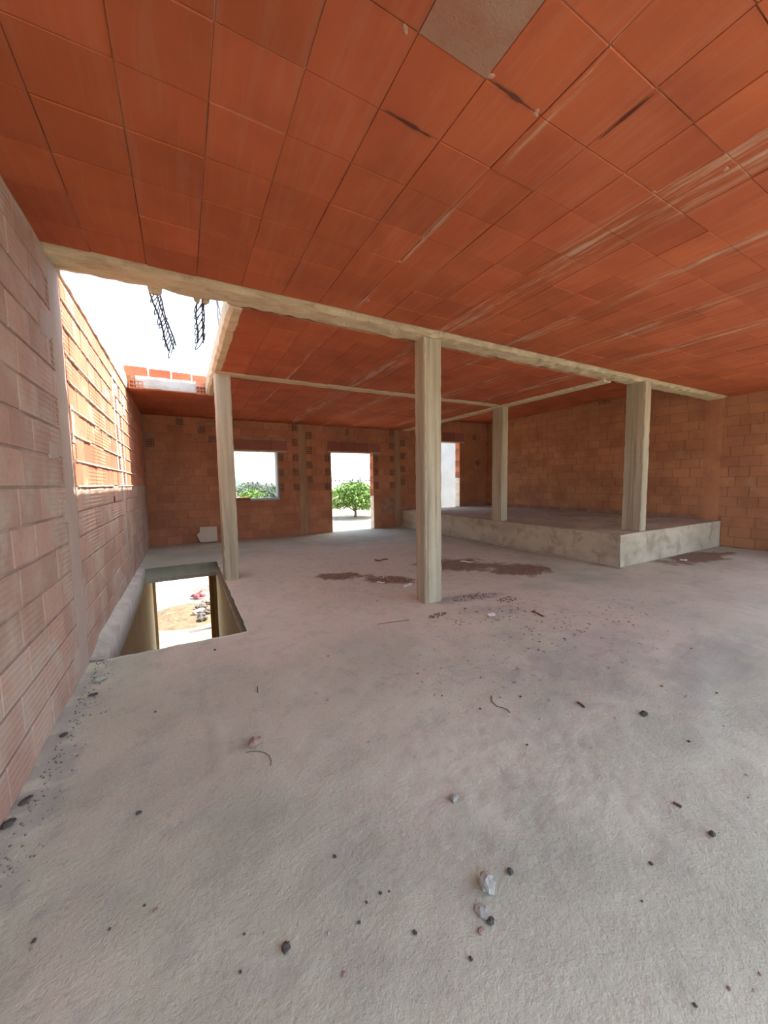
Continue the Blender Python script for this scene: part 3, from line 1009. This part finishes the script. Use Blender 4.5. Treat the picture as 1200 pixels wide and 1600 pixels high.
# starter bars that stand out of the roof above the slender pillar
def bars(name, lines, label, cat, r=0.006, group=None):
    root = empty(name, lines[0][0])
    thing(root, label, cat, group)
    off = Vector(root.location)
    for ln in lines:
        mb = MB()
        mb.tube([Vector(p) - off for p in ln], r, 6)
        mb.build('steel_bar', M['steel'], root)
    return root


bars('starter_bars', [[(0.60, 6.1, H + 0.15), (0.585, 6.1, 3.9), (0.57, 6.1, 4.36)], [(0.64, 6.16, H + 0.15), (0.66, 6.16, 3.7), (0.575, 6.12, 4.24)]],
     'thin steel bars standing on the roof above the slender pillar', 'steel bars', 0.008)


# ------------------------------------------------------------------ raised platform
def platform():
    x0, y0 = 6.19, 3.37
    mb = MB()
    ny, nx_ = 60, 34
    ys_ = [y0 + (YB - 0.015 - y0) * i / ny for i in range(ny + 1)]
    xs_ = [x0 + (XR - 0.015 - x0) * i / nx_ for i in range(nx_ + 1)]
    top = {}
    for j, y in enumerate(ys_):
        for i, x in enumerate(xs_):
            ex = 0.008 * noise.noise(Vector((y * 3, 1, 0))) if i == 0 else 0
            ey = 0.008 * noise.noise(Vector((x * 3, 2, 0))) if j == 0 else 0
            top[i, j] = len(mb.v)
            mb.v.append((x + ex, y + ey, PLAT + 0.006 * noise.noise(Vector((x * 1.5, y * 1.5, 3)))))
    for j in range(ny):
        for i in range(nx_):
            mb.f.append((top[i, j], top[i + 1, j], top[i + 1, j + 1], top[i, j + 1]))
    # faces, with the foot a little proud and rough
    lv = (0.995, 0.8, 0.6, 0.4, 0.22, 0.12, 0.02)
    def side(keys, nrm):
        prev = [top[k] for k in keys]
        for q in lv:
            cur = []
            for k in keys:
                x, y, z = mb.v[top[k]]
                e = 0.006 * noise.noise(Vector((x * 2.5, y * 2.5, q * 4))) + (0.008 if q < 0.15 else 0)
                cur.append(len(mb.v))
                mb.v.append((x + nrm[0] * e, y + nrm[1] * e, PLAT * q - 0.01))
            for a in range(len(keys) - 1):
                mb.f.append((prev[a], prev[a + 1], cur[a + 1], cur[a]))
            prev = cur
    side([(0, j) for j in range(ny + 1)][::-1], (-1, 0))
    side([(i, 0) for i in range(nx_ + 1)], (0, -1))
    o = mb.build('concrete_platform', M['plat'])
    thing(o, 'raised concrete platform filling the right back corner of the storey', 'platform')
    # strip added in place of the shadow line along the foot
    mb = MB()
    mb.box((x0 - 0.05, y0 + 0.9, -0.01), (x0 + 0.01, YB - 0.02, 0.025))
    mb.build('foot_shadow_strip', M['conc'], o)
    return o


platform()


# ------------------------------------------------------------------ torn joist cages hanging in the roof opening
def cage(x, y, dirv, side, L, n, label, seed):
    root = empty('rebar_cage', (x, y, H - 0.0))
    thing(root, label, 'rebar', 'rebar cages hanging from the roof opening')
    d = Vector(dirv).normalized()
    s = Vector(side).normalized()
    s = (s - d * s.dot(d)).normalized()
    t = d.cross(s)
    w = 0.032
    up = -d * 0.10
    r_ = random.Random(seed)
    for (a, b, cut) in ((-w, 0.012, 1.0), (w * 0.9, 0.012, 0.93), (0, -0.03, 0.97)):
        mb = MB()
        pts = [up + s * a + t * b] + [d * (L * cut * k / 6) + s * (a * (1 + 0.25 * math.sin(k * 1.3 + seed))) + t * b for k in range(7)]
        mb.tube(pts, 0.0075 if a < 0 else 0.006, 6)
        mb.build('long_bar', M['steel'], root)
    for k in range(n):
        c = d * (L * (0.06 + 0.9 * k / (n - 1)))
        mb = MB()
        pts = []
        tilt = r_.uniform(0.25, 0.9) * (1 if k % 2 else 1.3)
        for q in range(11):
            th = 2 * math.pi * q / 10
            pts.append(c + s * (-0.014 + 0.045 * math.cos(th)) + t * (0.03 * math.sin(th)) + d * (0.085 * tilt * -math.cos(th)))
        mb.tube(pts, 0.0042, 5)
        mb.build('stirrup', M['steel'], root)


cage(-0.12, 3.80, (0.23, 0.02, -0.95), (1, -0.3, 0), 0.47, 7, 'longer, slanting cage of rusty steel bars hanging from the torn beam', 1)
cage(0.225, 3.80, (-0.02, 0.02, -1), (1, -0.5, 0), 0.36, 6, 'shorter, upright cage of rusty steel bars hanging from the torn beam', 5)
# lump of concrete left round the second cage
for (x, w) in ((0.23, 0.07), (-0.12, 0.04)):
    mb = MB()
    for k in range(5):
        a = rnd.uniform(-w, w)
        mb.tube([(x + a, 3.70, H + 0.05), (x + a * 0.7, 3.76, H - 0.01), (x + a * 0.5, 3.79, H - 0.02)], [0.025, 0.025, 0.008], 6)
    mb.build('torn_concrete_lump', M['board'], CE1)

# ------------------------------------------------------------------ lower storey seen through the stair opening
GZ = -3.3
LD = (-0.72, GZ, 0.50, -0.62)
struct(wall_solid('wall_lower_back', M['yellow'], 'y', YB, YB + 0.24, XL - 0.22, 3.2, GZ, -0.2, [LD]))
struct(wall_solid('wall_lower_left', M['yellow'], 'x', XL - 0.22, XL, 2.6, YB + 0.24, GZ, 0.0))
struct(wall_solid('wall_lower_right', M['yellow'], 'x', 0.62, 0.78, 2.6, YB, GZ, -0.2))
struct(wall_solid('wall_lower_light_block', M['yellow'], 'y', 2.4, 2.6, XL - 0.22, 0.8, GZ, -0.2))  # unseen end wall, added to keep light out of the lower room
mb = MB()
mb.box((XL - 0.2, 2.4, GZ - 0.1), (0.8, YB + 0.24, GZ + 0.01))
struct(mb.build('floor_lower', M['conc']))
d3 = struct(empty('door_3', (0.5, YB, GZ)))
child_box('door_post', (0.455, YB - 0.06, GZ), (0.545, YB + 0.10, -0.60), M['wood'], d3)
child_box('door_post', (-0.757, YB + 0.02, GZ), (-0.70, YB + 0.10, -0.60), M['yellow'], d3)

# ------------------------------------------------------------------ outside
def gz(x, y):
    d = math.hypot(x, y)
    return GZ - 0.02 + 0.05 * noise.noise(Vector((x * 0.3, y * 0.3, 0))) * min(1, d / 15)


mb = MB()
rings = [10.6, 12, 14, 17, 21, 26, 33, 45, 60, 85, 130, 200, 330, 600, 1500]
mb.box((-400, -400, GZ - 1.5), (400, 400, GZ - 0.4))
gx = [-300, -150, -80, -40, -20] + [-12 + 1.0 * i for i in range(45)] + [40, 60, 90, 150, 300]
gy = [-200, -60, -20, -8, 0, 6] + [9 + 1.0 * i for i in range(60)] + [75, 90, 120, 180, 300, 600]
b0 = len(mb.v)
for y in gy:
    for x in gx:
        mb.v.append((x, y, gz(x, y)))
n = len(gx)
for j in range(len(gy) - 1):
    for i in range(n - 1):
        mb.f.append((b0 + j * n + i, b0 + j * n + i + 1, b0 + (j + 1) * n + i + 1, b0 + (j + 1) * n + i))
struct(mb.build('ground', M['ground'], smooth=False))


def along(px, dist_y, z=None):
    """point on the bearing of a picture column at depth y"""
    r = cam_ray(px, 755)
    t = dist_y / r.y
    return r.x * t


def at_px(px, py, y):
    r = cam_ray(px, py)
    t = y / r.y
    return Vector((r.x * t, y, EYE + r.z * t))


# hills on the skyline
mb = MB()
nh = 90
for i in range(nh + 1):
    x = -260 + 900 * i / nh
    h = 7.5 + 4 * noise.noise(Vector((x * 0.008, 0, 0))) + 2.5 * noise.noise(Vector((x * 0.03, 4, 0)))
    if x > 92:
        h *= max(0.30, 1 - (x - 92) / 60)
    for k in range(9):
        t = k / 8
        mb.v.append((x, 420 + 160 * t + 10 * noise.noise(Vector((x * 0.02, t * 3, 0))), GZ + (h + 3.5) * math.sin(t * math.pi * 0.5) + 0.8 * noise.noise(Vector((x * 0.08, t * 9, 2)))))
for i in range(nh):
    for k in range(8):
        a = i * 9 + k
        mb.f.append((a, a + 9, a + 10, a + 1))
o = struct(mb.build('hills', M['hill'], smooth=True))


def leaf_cloud(mb, c, r, n, size, rng, flat=1.0):
    for _ in range(n):
        while True:
            p = Vector((rng.uniform(-1, 1), rng.uniform(-1, 1), rng.uniform(-1, 1)))
            if 0.25 < p.length < 1:
                break
        p = p.normalized() * (0.55 + 0.45 * rng.random())
        q = Vector((p.x * r, p.y * r, p.z * r * flat)) + Vector(c)
        a = Vector((rng.uniform(-1, 1), rng.uniform(-1, 1), rng.uniform(-1, 1))).normalized()
        b = a.cross(Vector((rng.uniform(-1, 1), rng.uniform(-1, 1), 1))).normalized()
        s = size * rng.uniform(0.6, 1.3)
        mb.add([q - a * s, q + b * s * 0.5, q + a * s, q - b * s * 0.5], [(0, 1, 2, 3)])


def tree(name, x, y, z, height, radius, label, mat, n, size, group, seed, trunk=0.35):
    rng = random.Random(seed)
    root = empty(name, (x, y, z))
    thing(root, label, 'tree', group)
    mb = MB()
    th = height * trunk
    mb.tube([(0, 0, -0.1), (0.02 * height, 0, th * 0.6), (0, 0, th), (0.03 * height, 0.0, th + height * 0.2)], [0.045 * height, 0.035 * height, 0.03 * height, 0.015 * height], 8)
    for k in range(4):
        a = k * 1.6 + seed
        mb.tube([(0, 0, th * 0.85), (radius * 0.3 * math.cos(a), radius * 0.3 * math.sin(a), th + height * 0.15), (radius * 0.6 * math.cos(a), radius * 0.6 * math.sin(a), th + height * 0.28)],
                [0.02 * height, 0.014 * height, 0.005 * height], 6)
    mb.build('trunk', M['bark'], root)
    lb = MB()
    ch = height - th
    for k in range(9):
        a = k * 2.4
        rr = radius * (0.55 if k < 6 else 0.2)
        c = (rr * math.cos(a), rr * math.sin(a), th + ch * (0.38 if k < 6 else 0.62) + rng.uniform(-0.06, 0.06) * ch)
        leaf_cloud(lb, c, radius * 0.55, n // 9, size, rng, 0.75 * ch / radius / 1.1)
    stuff(lb.build('foliage', mat, root))
    return root


# tree opposite the doorway
tx = at_px(562, 800, 46).x
tree('leafy_tree', tx - 0.7, 46, GZ, 4.9, 4.3, 'bright green tree framed by the open doorway', M['leaf'], 8100, 0.22, None, 3, 0.2)
# trees below the window
treespots = [(378, 120, 3.6, 3.6, 'olive'), (392, 105, 3.2, 3.4, 'leaf'), (404, 96, 2.6, 3.2, 'leaf'), (416, 110, 3.4, 3.8, 'olive'), (428, 88, 2.8, 3.3, 'olive'),
             (398, 160, 5.2, 5.0, 'olive'), (421, 205, 5.0, 5.4, 'olive'), (384, 178, 5.6, 5.5, 'olive'), (432, 150, 3.9, 4.6, 'olive')]
words = ['dull green tree at the left edge of the window view', 'bright green tree low in the window view, left of centre', 'small bright green tree lowest in the window view',
         'grey green tree right of centre in the window view', 'grey green tree lowest at the right of the window view', 'far dark tree on the slope in the middle of the window view',
         'far dark tree under the white houses in the window view', 'far dark tree on the slope at the left of the window view', 'far grey green tree at the right of the window view']
for i, (px, y, hgt, r, m) in enumerate(treespots):
    x = at_px(px, 760, y).x
    tree('distant_tree', x, y, GZ, hgt, r, words[i], M[m], 900, 0.34, 'trees beyond the window', 20 + i, 0.22)


def house(x, y, z, w, d, h, label, roof=True, seed=0):
    root = empty('distant_house', (x, y, z))
    thing(root, label, 'house', 'white houses far off')
    mb = MB()
    mb.box((-w / 2, 0, 0), (w / 2, d, h))
    mb.build('walls', M['housewhite'], root)
    if roof:
        mb = MB()
        mb.add([(-w / 2 - .3, -.3, h), (w / 2 + .3, -.3, h), (w / 2 + .3, d + .3, h), (-w / 2 - .3, d + .3, h), (-w / 2, d / 2, h + 1.3), (w / 2, d / 2, h + 1.3)],
               [(0, 1, 5, 4), (2, 3, 4, 5), (0, 4, 3), (1, 2, 5), (3, 2, 1, 0)])
        mb.build('roof', M['roof'], root)
    else:
        mb = MB()
        mb.box((-w / 2 - .2, -.2, h), (w / 2 + .2, d + .2, h + 0.3))
        mb.build('parapet', M['housewhite'], root)
    nwin = max(2, int(w / 3))
    for k in range(nwin):
        mb = MB()
        xx = -w / 2 + w * (k + 0.5) / nwin
        mb.box((xx - 0.5, -0.05, h * 0.5), (xx + 0.5, 0.05, h * 0.5 + 1.2))
        mb.build('window', M['window'], root)


hs = [(413, 754, 260, 12, 6, False, 'wide white house among the trees in the window view'), (420, 757, 250, 7, 4, False, 'small white house below the wide one in the window view'),
      (391, 753, 270, 6, 3, False, 'lone white house at the left in the window view'),
      (524, 751, 300, 11, 5, False, 'grey white house at the left end of the doorway skyline'), (540, 750, 320, 12, 5, False, 'white house on the skyline above the tree in the doorway'),
      (553, 748, 330, 7, 6, False, 'tall narrow white house on the skyline in the doorway'), (566, 751, 320, 12, 5, False, 'low white house right of the tall one in the doorway'),
      (577, 749, 310, 10, 5, False, 'white house at the right end of the doorway skyline')]
for (px, py, y, w, h_, rf, lab) in hs:
    p = at_px(px, py, y)
    house(p.x, y, min(p.z - h_ * 0.6, -1.0) if p.z < 4 else p.z - h_, w, 8, h_ if p.z - h_ * 0.6 < -1 else h_ + 2, lab, rf)

# overhead cable
mb = MB()
pts = [at_px(px, py, 28) for px, py in ((280, 736), (370, 732.3), (435, 728), (523, 719.5), (562, 715), (640, 707))]
mb.tube(pts, 0.013, 5)
CABLE = thing(mb.build('overhead_cable', M['cable']), 'thin dark cable crossing the sky outside the window and doorway', 'cable')

for q, lab in ((pts[0], 'utility pole that carries the left end of the cable'), (pts[-1], 'utility pole that carries the right end of the cable')):
    mb = MB()
    mb.tube([(q.x, q.y + 0.3, GZ - 0.1), (q.x, q.y + 0.3, q.z + 0.3)], [0.13, 0.09], 8)
    mb.box((q.x - 0.1, q.y - 0.05, q.z - 0.12), (q.x + 0.1, q.y + 0.2, q.z - 0.03))
    thing(mb.build('utility_pole', M['bark']), lab, 'pole')

# neighbour's rendered wall beyond the second doorway
mb = MB()
mb.box((8.6, 13.2, GZ - 0.05), (14.5, 13.45, 3.6))
o = mb.build('neighbour_wall', M['plaster'])
thing(o, "grey rendered wall of the next building outside the far doorway", 'wall')
mb = MB()
mb.box((8.55, 13.15, 3.6), (14.55, 13.5, 3.68))
mb.build('coping', M['conc'], o)

# yard seen through the lower doorway: earth heap, stones, post, kerb, rag
mb = MB()
nr, na = 14, 40
for i in range(nr + 1):
    for k in range(na):
        a = 2 * math.pi * k / na
        r = i / nr
        x, y = -0.1 + 1.35 * r * math.cos(a), 15.1 + 1.5 * r * math.sin(a)
        mb.v.append((x, y, GZ - 0.03 + 0.20 * (1 - r * r) * (1 + 0.7 * noise.noise(Vector((x * 2, y * 2, 0)))) + 0.03 * noise.noise(Vector((x * 7, y * 7, 0)))))
for i in range(nr):
    for k in range(na):
        mb.f.append((i * na + k, i * na + (k + 1) % na, (i + 1) * na + (k + 1) % na, (i + 1) * na + k))
o = mb.build('earth_heap', concrete('brown earth', (0.17, 0.12, 0.07), (0.12, 0.085, 0.05), scale=4, rough_bump=1.0))
thing(o, 'low heap of brown earth in the yard below the stair opening', 'earth')


for i in range(14):
    x, y = rnd.uniform(0.15, 0.75), rnd.uniform(14.0, 16.3)
    q = ((x + 0.1) / 1.35) ** 2 + ((y - 15.1) / 1.5) ** 2
    put('rubble_stone', rock('rubble_stone', rnd.uniform(0.08, 0.17), 40 + i, M['darkstone'] if i % 3 else M['pinkstone'], 0.7), o, (x, y, GZ + 0.03 + 0.2 * max(0, 1 - q)), (0, 0, rnd.uniform(0, 6)))
mb = MB()
for k in range(6):
    mb.tube([(rnd.uniform(0.0, 0.5), rnd.uniform(16.9, 17.2), GZ + 0.12 + 0.03 * k), (rnd.uniform(0.1, 0.6), rnd.uniform(16.85, 17.2), GZ + 0.12), (rnd.uniform(0.0, 0.7), rnd.uniform(16.85, 17.3), GZ + 0.05)], [0.03, 0.08, 0.02], 7)
thing(mb.build('red_rag', M['cloth']), 'crumpled red rag lying on the earth heap in the yard below', 'rag')
mb = MB()
mb.box((0.60, 13.2, GZ - 0.02), (0.83, 13.4, GZ + 0.95))
mb.box((0.57, 13.16, GZ + 0.95), (0.86, 13.44, GZ + 1.02))
thing(mb.build('concrete_post', M['plaster']), 'short pale concrete post standing in the yard below', 'post')
mb = MB()
mb.box((-6, 24.0, GZ - 0.05), (9, 24.25, GZ + 2.2))
o = mb.build('yard_wall', M['housewhite'])
thing(o, 'long white yard wall seen down through the stair opening', 'wall')
p = at_px(327, 903, 18.5)
lb = MB()
leaf_cloud(lb, (0, 0, 0), 0.75, 700, 0.08, random.Random(9), 0.9)
root = empty('yard_bush', (p.x + 0.55, 18.5, GZ))
thing(root, 'leafy bush at the top right of the lower doorway', 'bush')
mb = MB()
mb.tube([(0, 0, 0), (0.03, 0, 0.9), (0, 0, p.z - GZ + 0.4)], [0.06, 0.04, 0.02], 7)
mb.build('stem', M['bark'], root)
stuff(lb.build('foliage', M['leaf'], root, loc=(0, 0, p.z - GZ + 0.45)))
for x in (3.78, 3.98):
    r0 = at_px(525 if x < 3.9 else 527.5, 824, 12.5)
    mb = MB()
    mb.tube([(r0.x, 12.5, GZ), (r0.x, 12.5, 0.2), (r0.x + 0.01, 12.5, 0.42)], 0.008, 6)
    thing(mb.build('steel_rod', M['steel']), 'left one of two thin steel rods outside the doorway' if x < 3.9 else 'right one of two thin steel rods outside the doorway', 'steel rod', 'steel rods outside the doorway')

# ------------------------------------------------------------------ things lying on the floor
def on_floor(px, py, z=0.0):
    r = cam_ray(px, py)
    t = (z - EYE) / r.z
    return Vector((r.x * t, r.y * t, z))


def floor_top(x, y):
    if x > 6.19 and y > 3.37:
        return PLAT
    return floor_z(x, y)


def place_rock(px, py, r, mat, label, group=None, flat=0.65, elong=1.2, rot=0.0, name='stone', seed=1):
    p = on_floor(px, py)
    me = rock(name, r, seed, mat, flat, elong)
    zmin = min(v.co.z for v in me.vertices)
    o = put(name, me, None, (p.x, p.y, floor_top(p.x, p.y) - zmin - r * 0.06), (0, 0, rot))
    return thing(o, label, 'stone', group)


place_rock(762, 1386, 0.028, M['stone'], 'largest pale stone near the bottom of the picture', None, 0.8, 1.25, 1.2, 'stone', 2)
place_rock(758, 1428, 0.022, M['stone'], 'flat ridged stone chip just below the largest pale stone', None, 0.35, 1.6, 1.9, 'stone_chip', 4)
place_rock(767, 1441, 0.011, M['darkstone'], 'small dark stone touching the ridged chip', None, 0.7, 1.3, 0.3, 'stone', 6)
place_rock(752, 1456, 0.010, M['pinkstone'], 'tiny brown stone lowest of the group by the largest stone', None, 0.6, 1.2, 0.0, 'stone', 7)
place_rock(398, 1165, 0.030, M['pinkstone'], 'brownish stone beside the curled wire on the left floor', None, 0.7, 1.25, 0.4, 'stone', 8)
place_rock(710, 1249, 0.018, M['stone'], 'lone grey stone on the rough floor in the centre foreground', None, 0.6, 1.3, 0.4, 'stone', 9)
place_rock(797, 1363, 0.011, M['darkstone'], 'small dark stone up and right of the largest pale stone', None, 0.7, 1.2, 0.0, 'stone', 10)
place_rock(447, 1482, 0.013, M['darkstone'], 'dark stone near the lower left of the floor, by a damp spot', None, 0.8, 1.1, 0.0, 'stone', 11)
place_rock(14, 1297, 0.020, M['darkstone'], 'dark lump against the left wall at the picture edge', None, 0.5, 1.4, 1.0, 'mortar_lump', 12)
place_rock(217, 1271, 0.010, M['darkstone'], 'small dark stone alone on the left foreground floor', None, 0.7, 1.2, 0.0, 'stone', 13)
place_rock(156, 1063, 0.032, M['stone'], 'pale mortar lump at the foot of the left wall', None, 0.6, 1.5, 0.3, 'mortar_lump', 14)
place_rock(145, 1086, 0.018, M['darkstone'], 'dark flake of mortar below the pale lump at the left wall', None, 0.4, 1.8, 0.2, 'mortar_lump', 15)
place_rock(100, 1152, 0.016, M['darkstone'], 'dark mortar lump halfway down the foot of the left wall', None, 0.45, 1.4, 0.7, 'mortar_lump', 16)
place_rock(42, 1255, 0.018, M['darkstone'], 'broad dark mortar flake low on the left wall foot', None, 0.35, 1.6, 1.0, 'mortar_lump', 17)
place_rock(1006, 1117, 0.020, M['darkstone'], 'dark flat stone on the right of the floor', None, 0.4, 1.5, 0.3, 'stone', 18)
place_rock(1113, 1303, 0.012, M['darkstone'], 'small dark stone on the crack at the right', None, 0.7, 1.2, 0.3, 'stone', 19)
# fine grit scattered over the floor
gm = [rock('pebble', 0.007, 60 + i, M[k], 0.6, 1.3) for i, k in enumerate(('darkstone', 'pinkstone', 'stone', 'darkstone'))]
r2 = random.Random(11)
cnt = 0
while cnt < 60:
    px, py = r2.uniform(20, 1190), r2.uniform(960, 1590)
    if r2.random() > (1.25 if px > 640 and py < 1200 else 0.35):
        continue
    p = on_floor(px, py)
    if p.x < XL + 0.1 or p.x > 6 or (HX0 - .1 < p.x < HX1 + .05 and HY0 - .05 < p.y < HY1) or (2.4 < p.x < 2.75 and 3.45 < p.y < 3.8):
        continue
    s = r2.uniform(0.35, 0.9) * (1.0 + 0.5 * p.y / 3)
    o = put('pebble', gm[cnt % 4], None, (p.x, p.y, floor_top(p.x, p.y) + 0.0035 * s), (0, 0, r2.uniform(0, 6)), (s, s, s))
    side = 'left' if px < 420 else 'right' if px > 800 else 'middle'
    depth = 'lowest part of the picture' if py > 1360 else 'nearer floor' if py > 1160 else 'floor just beyond the rough patch'
    look = ('dark', 'brown', 'pale', 'blackish')[cnt % 4]
    thing(o, 'tiny %s pebble on the %s, %s side' % (look, depth, side), 'pebble', '%s pebbles on the %s, %s side' % (look, depth, side))
    cnt += 1


def twig(pts, r, label, name='twig', mat='litter', cat='twig'):
    q = []
    for (px, py) in pts:
        p = on_floor(px, py)
        q.append((p.x, p.y, floor_top(p.x, p.y) + r * 0.8))
    mb = MB()
    mb.tube(q, r, 6)
    return thing(mb.build(name, M[mat]), label, cat)


twig([(384, 1177), (394, 1175), (405, 1175), (414, 1177), (421, 1182), (424, 1190), (423, 1198)], 0.0016, 'curled thin wire in front of the brownish stone', 'wire', 'steel', 'wire')
twig([(768, 1086), (769, 1096), (776, 1102), (784, 1104), (792, 1107), (797, 1112)], 0.0028, 'thin bent twig on the floor right of centre')
twig([(902, 1098), (907, 1101), (913, 1106)], 0.007, 'short dark twig on the floor at the right')
twig([(1052, 1252), (1058, 1255), (1065, 1259)], 0.006, 'short brown stick lying alone at the right foreground')
twig([(832, 955), (840, 958), (849, 963)], 0.008, 'small stick on the floor right of the near pillar')
twig([(586, 875), (593, 877), (600, 874), (606, 874)], 0.014, 'curved brown scrap on the floor left of the near pillar')
twig([(402, 1072), (403, 1082)], 0.003, 'tiny upright twig mark on the left floor')
twig([(590, 975), (615, 972), (640, 969)], 0.0025, 'long fine straw to the left of the near pillar foot')


def scrap(px, py, w, l, ang, label, thick=0.004):
    p = on_floor(px, py)
    mb = MB()
    n = 6
    for i in range(n + 1):
        u = -l / 2 + l * i / n
        z = 0.018 + 0.006 * math.sin(i * 1.1)
        ww = w / 2 * (1 if 0 < i < n else 0.6)
        mb.v += [(u, -ww, z), (u, ww, z + 0.006), (u, ww, z + 0.006 - thick), (u, -ww, z - thick)]
    for i in range(n):
        for k in range(4):
            mb.f.append((4 * i + k, 4 * i + 4 + k, 4 * i + 4 + (k + 1) % 4, 4 * i + (k + 1) % 4))
    mb.f += [(0, 1, 2, 3), (4 * n + 3, 4 * n + 2, 4 * n + 1, 4 * n)]
    return thing(mb.build('paper_scrap', M['white'], loc=(p.x, p.y, floor_top(p.x, p.y)), rot=(0, 0, ang)), label, 'scrap')


scrap(637, 916, 0.05, 0.20, 0.5, 'long white scrap against the foot of the near pillar')
scrap(768, 962, 0.05, 0.10, 0.2, 'small white scrap on the floor right of the near pillar')
scrap(595, 911, 0.03, 0.12, -0.6, 'curled white scrap on the brown stain left of the near pillar')
scrap(729, 879, 0.05, 0.22, -0.9, 'pale scrap on the brown litter behind the near pillar')
scrap(1068, 876, 0.05, 0.12, -0.4, 'white scrap near the foot of the platform at the right')

# dry litter and droppings in patches
mb = MB()
r3 = random.Random(5)
patches = [(2.1, 5.3, 0.36, 0.20, -0.5, 260), (2.65, 4.72, 0.42, 0.18, -0.85, 260), (4.15, 4.9, 0.62, 0.42, -0.5, 420), (4.75, 4.1, 0.48, 0.34, -0.4, 420), (3.15, 3.42, 0.34, 0.12, -0.1, 110),
           (2.35, 3.15, 0.14, 0.05, 0.2, 50), (3.4, 3.15, 0.18, 0.08, 0.2, 60), (8.3, 3.15, 0.9, 0.2, 0, 120), (2.9, 2.9, 0.7, 0.25, -0.2, 60), (3.4, 2.2, 1.0, 0.35, 0, 60)]
for (cx, cy, rx, ry, an, n) in patches:
    for _ in range(n):
        a, q = r3.uniform(0, 6.28), math.sqrt(r3.random())
        u, v = rx * q * math.cos(a), ry * q * math.sin(a)
        x, y = cx + u * math.cos(an) - v * math.sin(an), cy + u * math.sin(an) + v * math.cos(an)
        z = floor_top(x, y)
        t = r3.uniform(0, 3.14)
        s = r3.uniform(0.007, 0.02)
        c_, s_ = math.cos(t) * s, math.sin(t) * s
        h_ = r3.uniform(0.003, 0.009)
        mb.add([(x - c_, y - s_, z), (x + s_ * .5, y - c_ * .5, z), (x + c_, y + s_, z), (x - s_ * .5, y + c_ * .5, z), (x, y, z + h_)], [(0, 1, 4), (1, 2, 4), (2, 3, 4), (3, 0, 4)])
o = stuff(mb.build('dry_litter', M['litter']))
o['label'] = 'dry brown litter in patches on the floor round the near pillar'
o['category'] = 'litter'
# mortar crumbs along the left wall foot
mb = MB()
for _ in range(260):
    y = r3.uniform(1.7, 3.75)
    x = XL + 0.06 + abs(r3.gauss(0, 0.06))
    z = floor_top(x, y)
    s = r3.uniform(0.003, 0.010)
    mb.add([(x - s, y, z - .002), (x, y - s, z - .002), (x + s, y, z - .002), (x, y + s, z - .002), (x + s * .2, y, z + s * 0.8)], [(0, 1, 4), (1, 2, 4), (2, 3, 4), (3, 0, 4)])
o = stuff(mb.build('mortar_crumbs', M['crumb']))
o['label'] = 'grey mortar crumbs along the foot of the left wall'
o['category'] = 'rubble'

# broken panel leaning on the back wall
pl = [(313.5, 847.5), (307, 836), (312, 832), (312.5, 824), (338.8, 823), (340, 845.5)]
mb = MB()
for dy in (0.0, 0.02):
    for i, (px, py) in enumerate(pl):
        q = at_px(px, py, YB - 0.08)
        q.z = max(q.z, 0.0)
        lean = 0.07 * q.z / 0.4
        mb.v.append((q.x, YB - 0.12 + lean + dy, q.z + 0.004))
n = len(pl)
mb.f.append(tuple(range(n))[::-1])
mb.f.append(tuple(range(n, 2 * n)))
for i in range(n):
    mb.f.append((i, (i + 1) % n, n + (i + 1) % n, n + i))
thing(mb.build('broken_panel', M['tile']), 'broken off-white panel leaning against the back wall', 'panel')
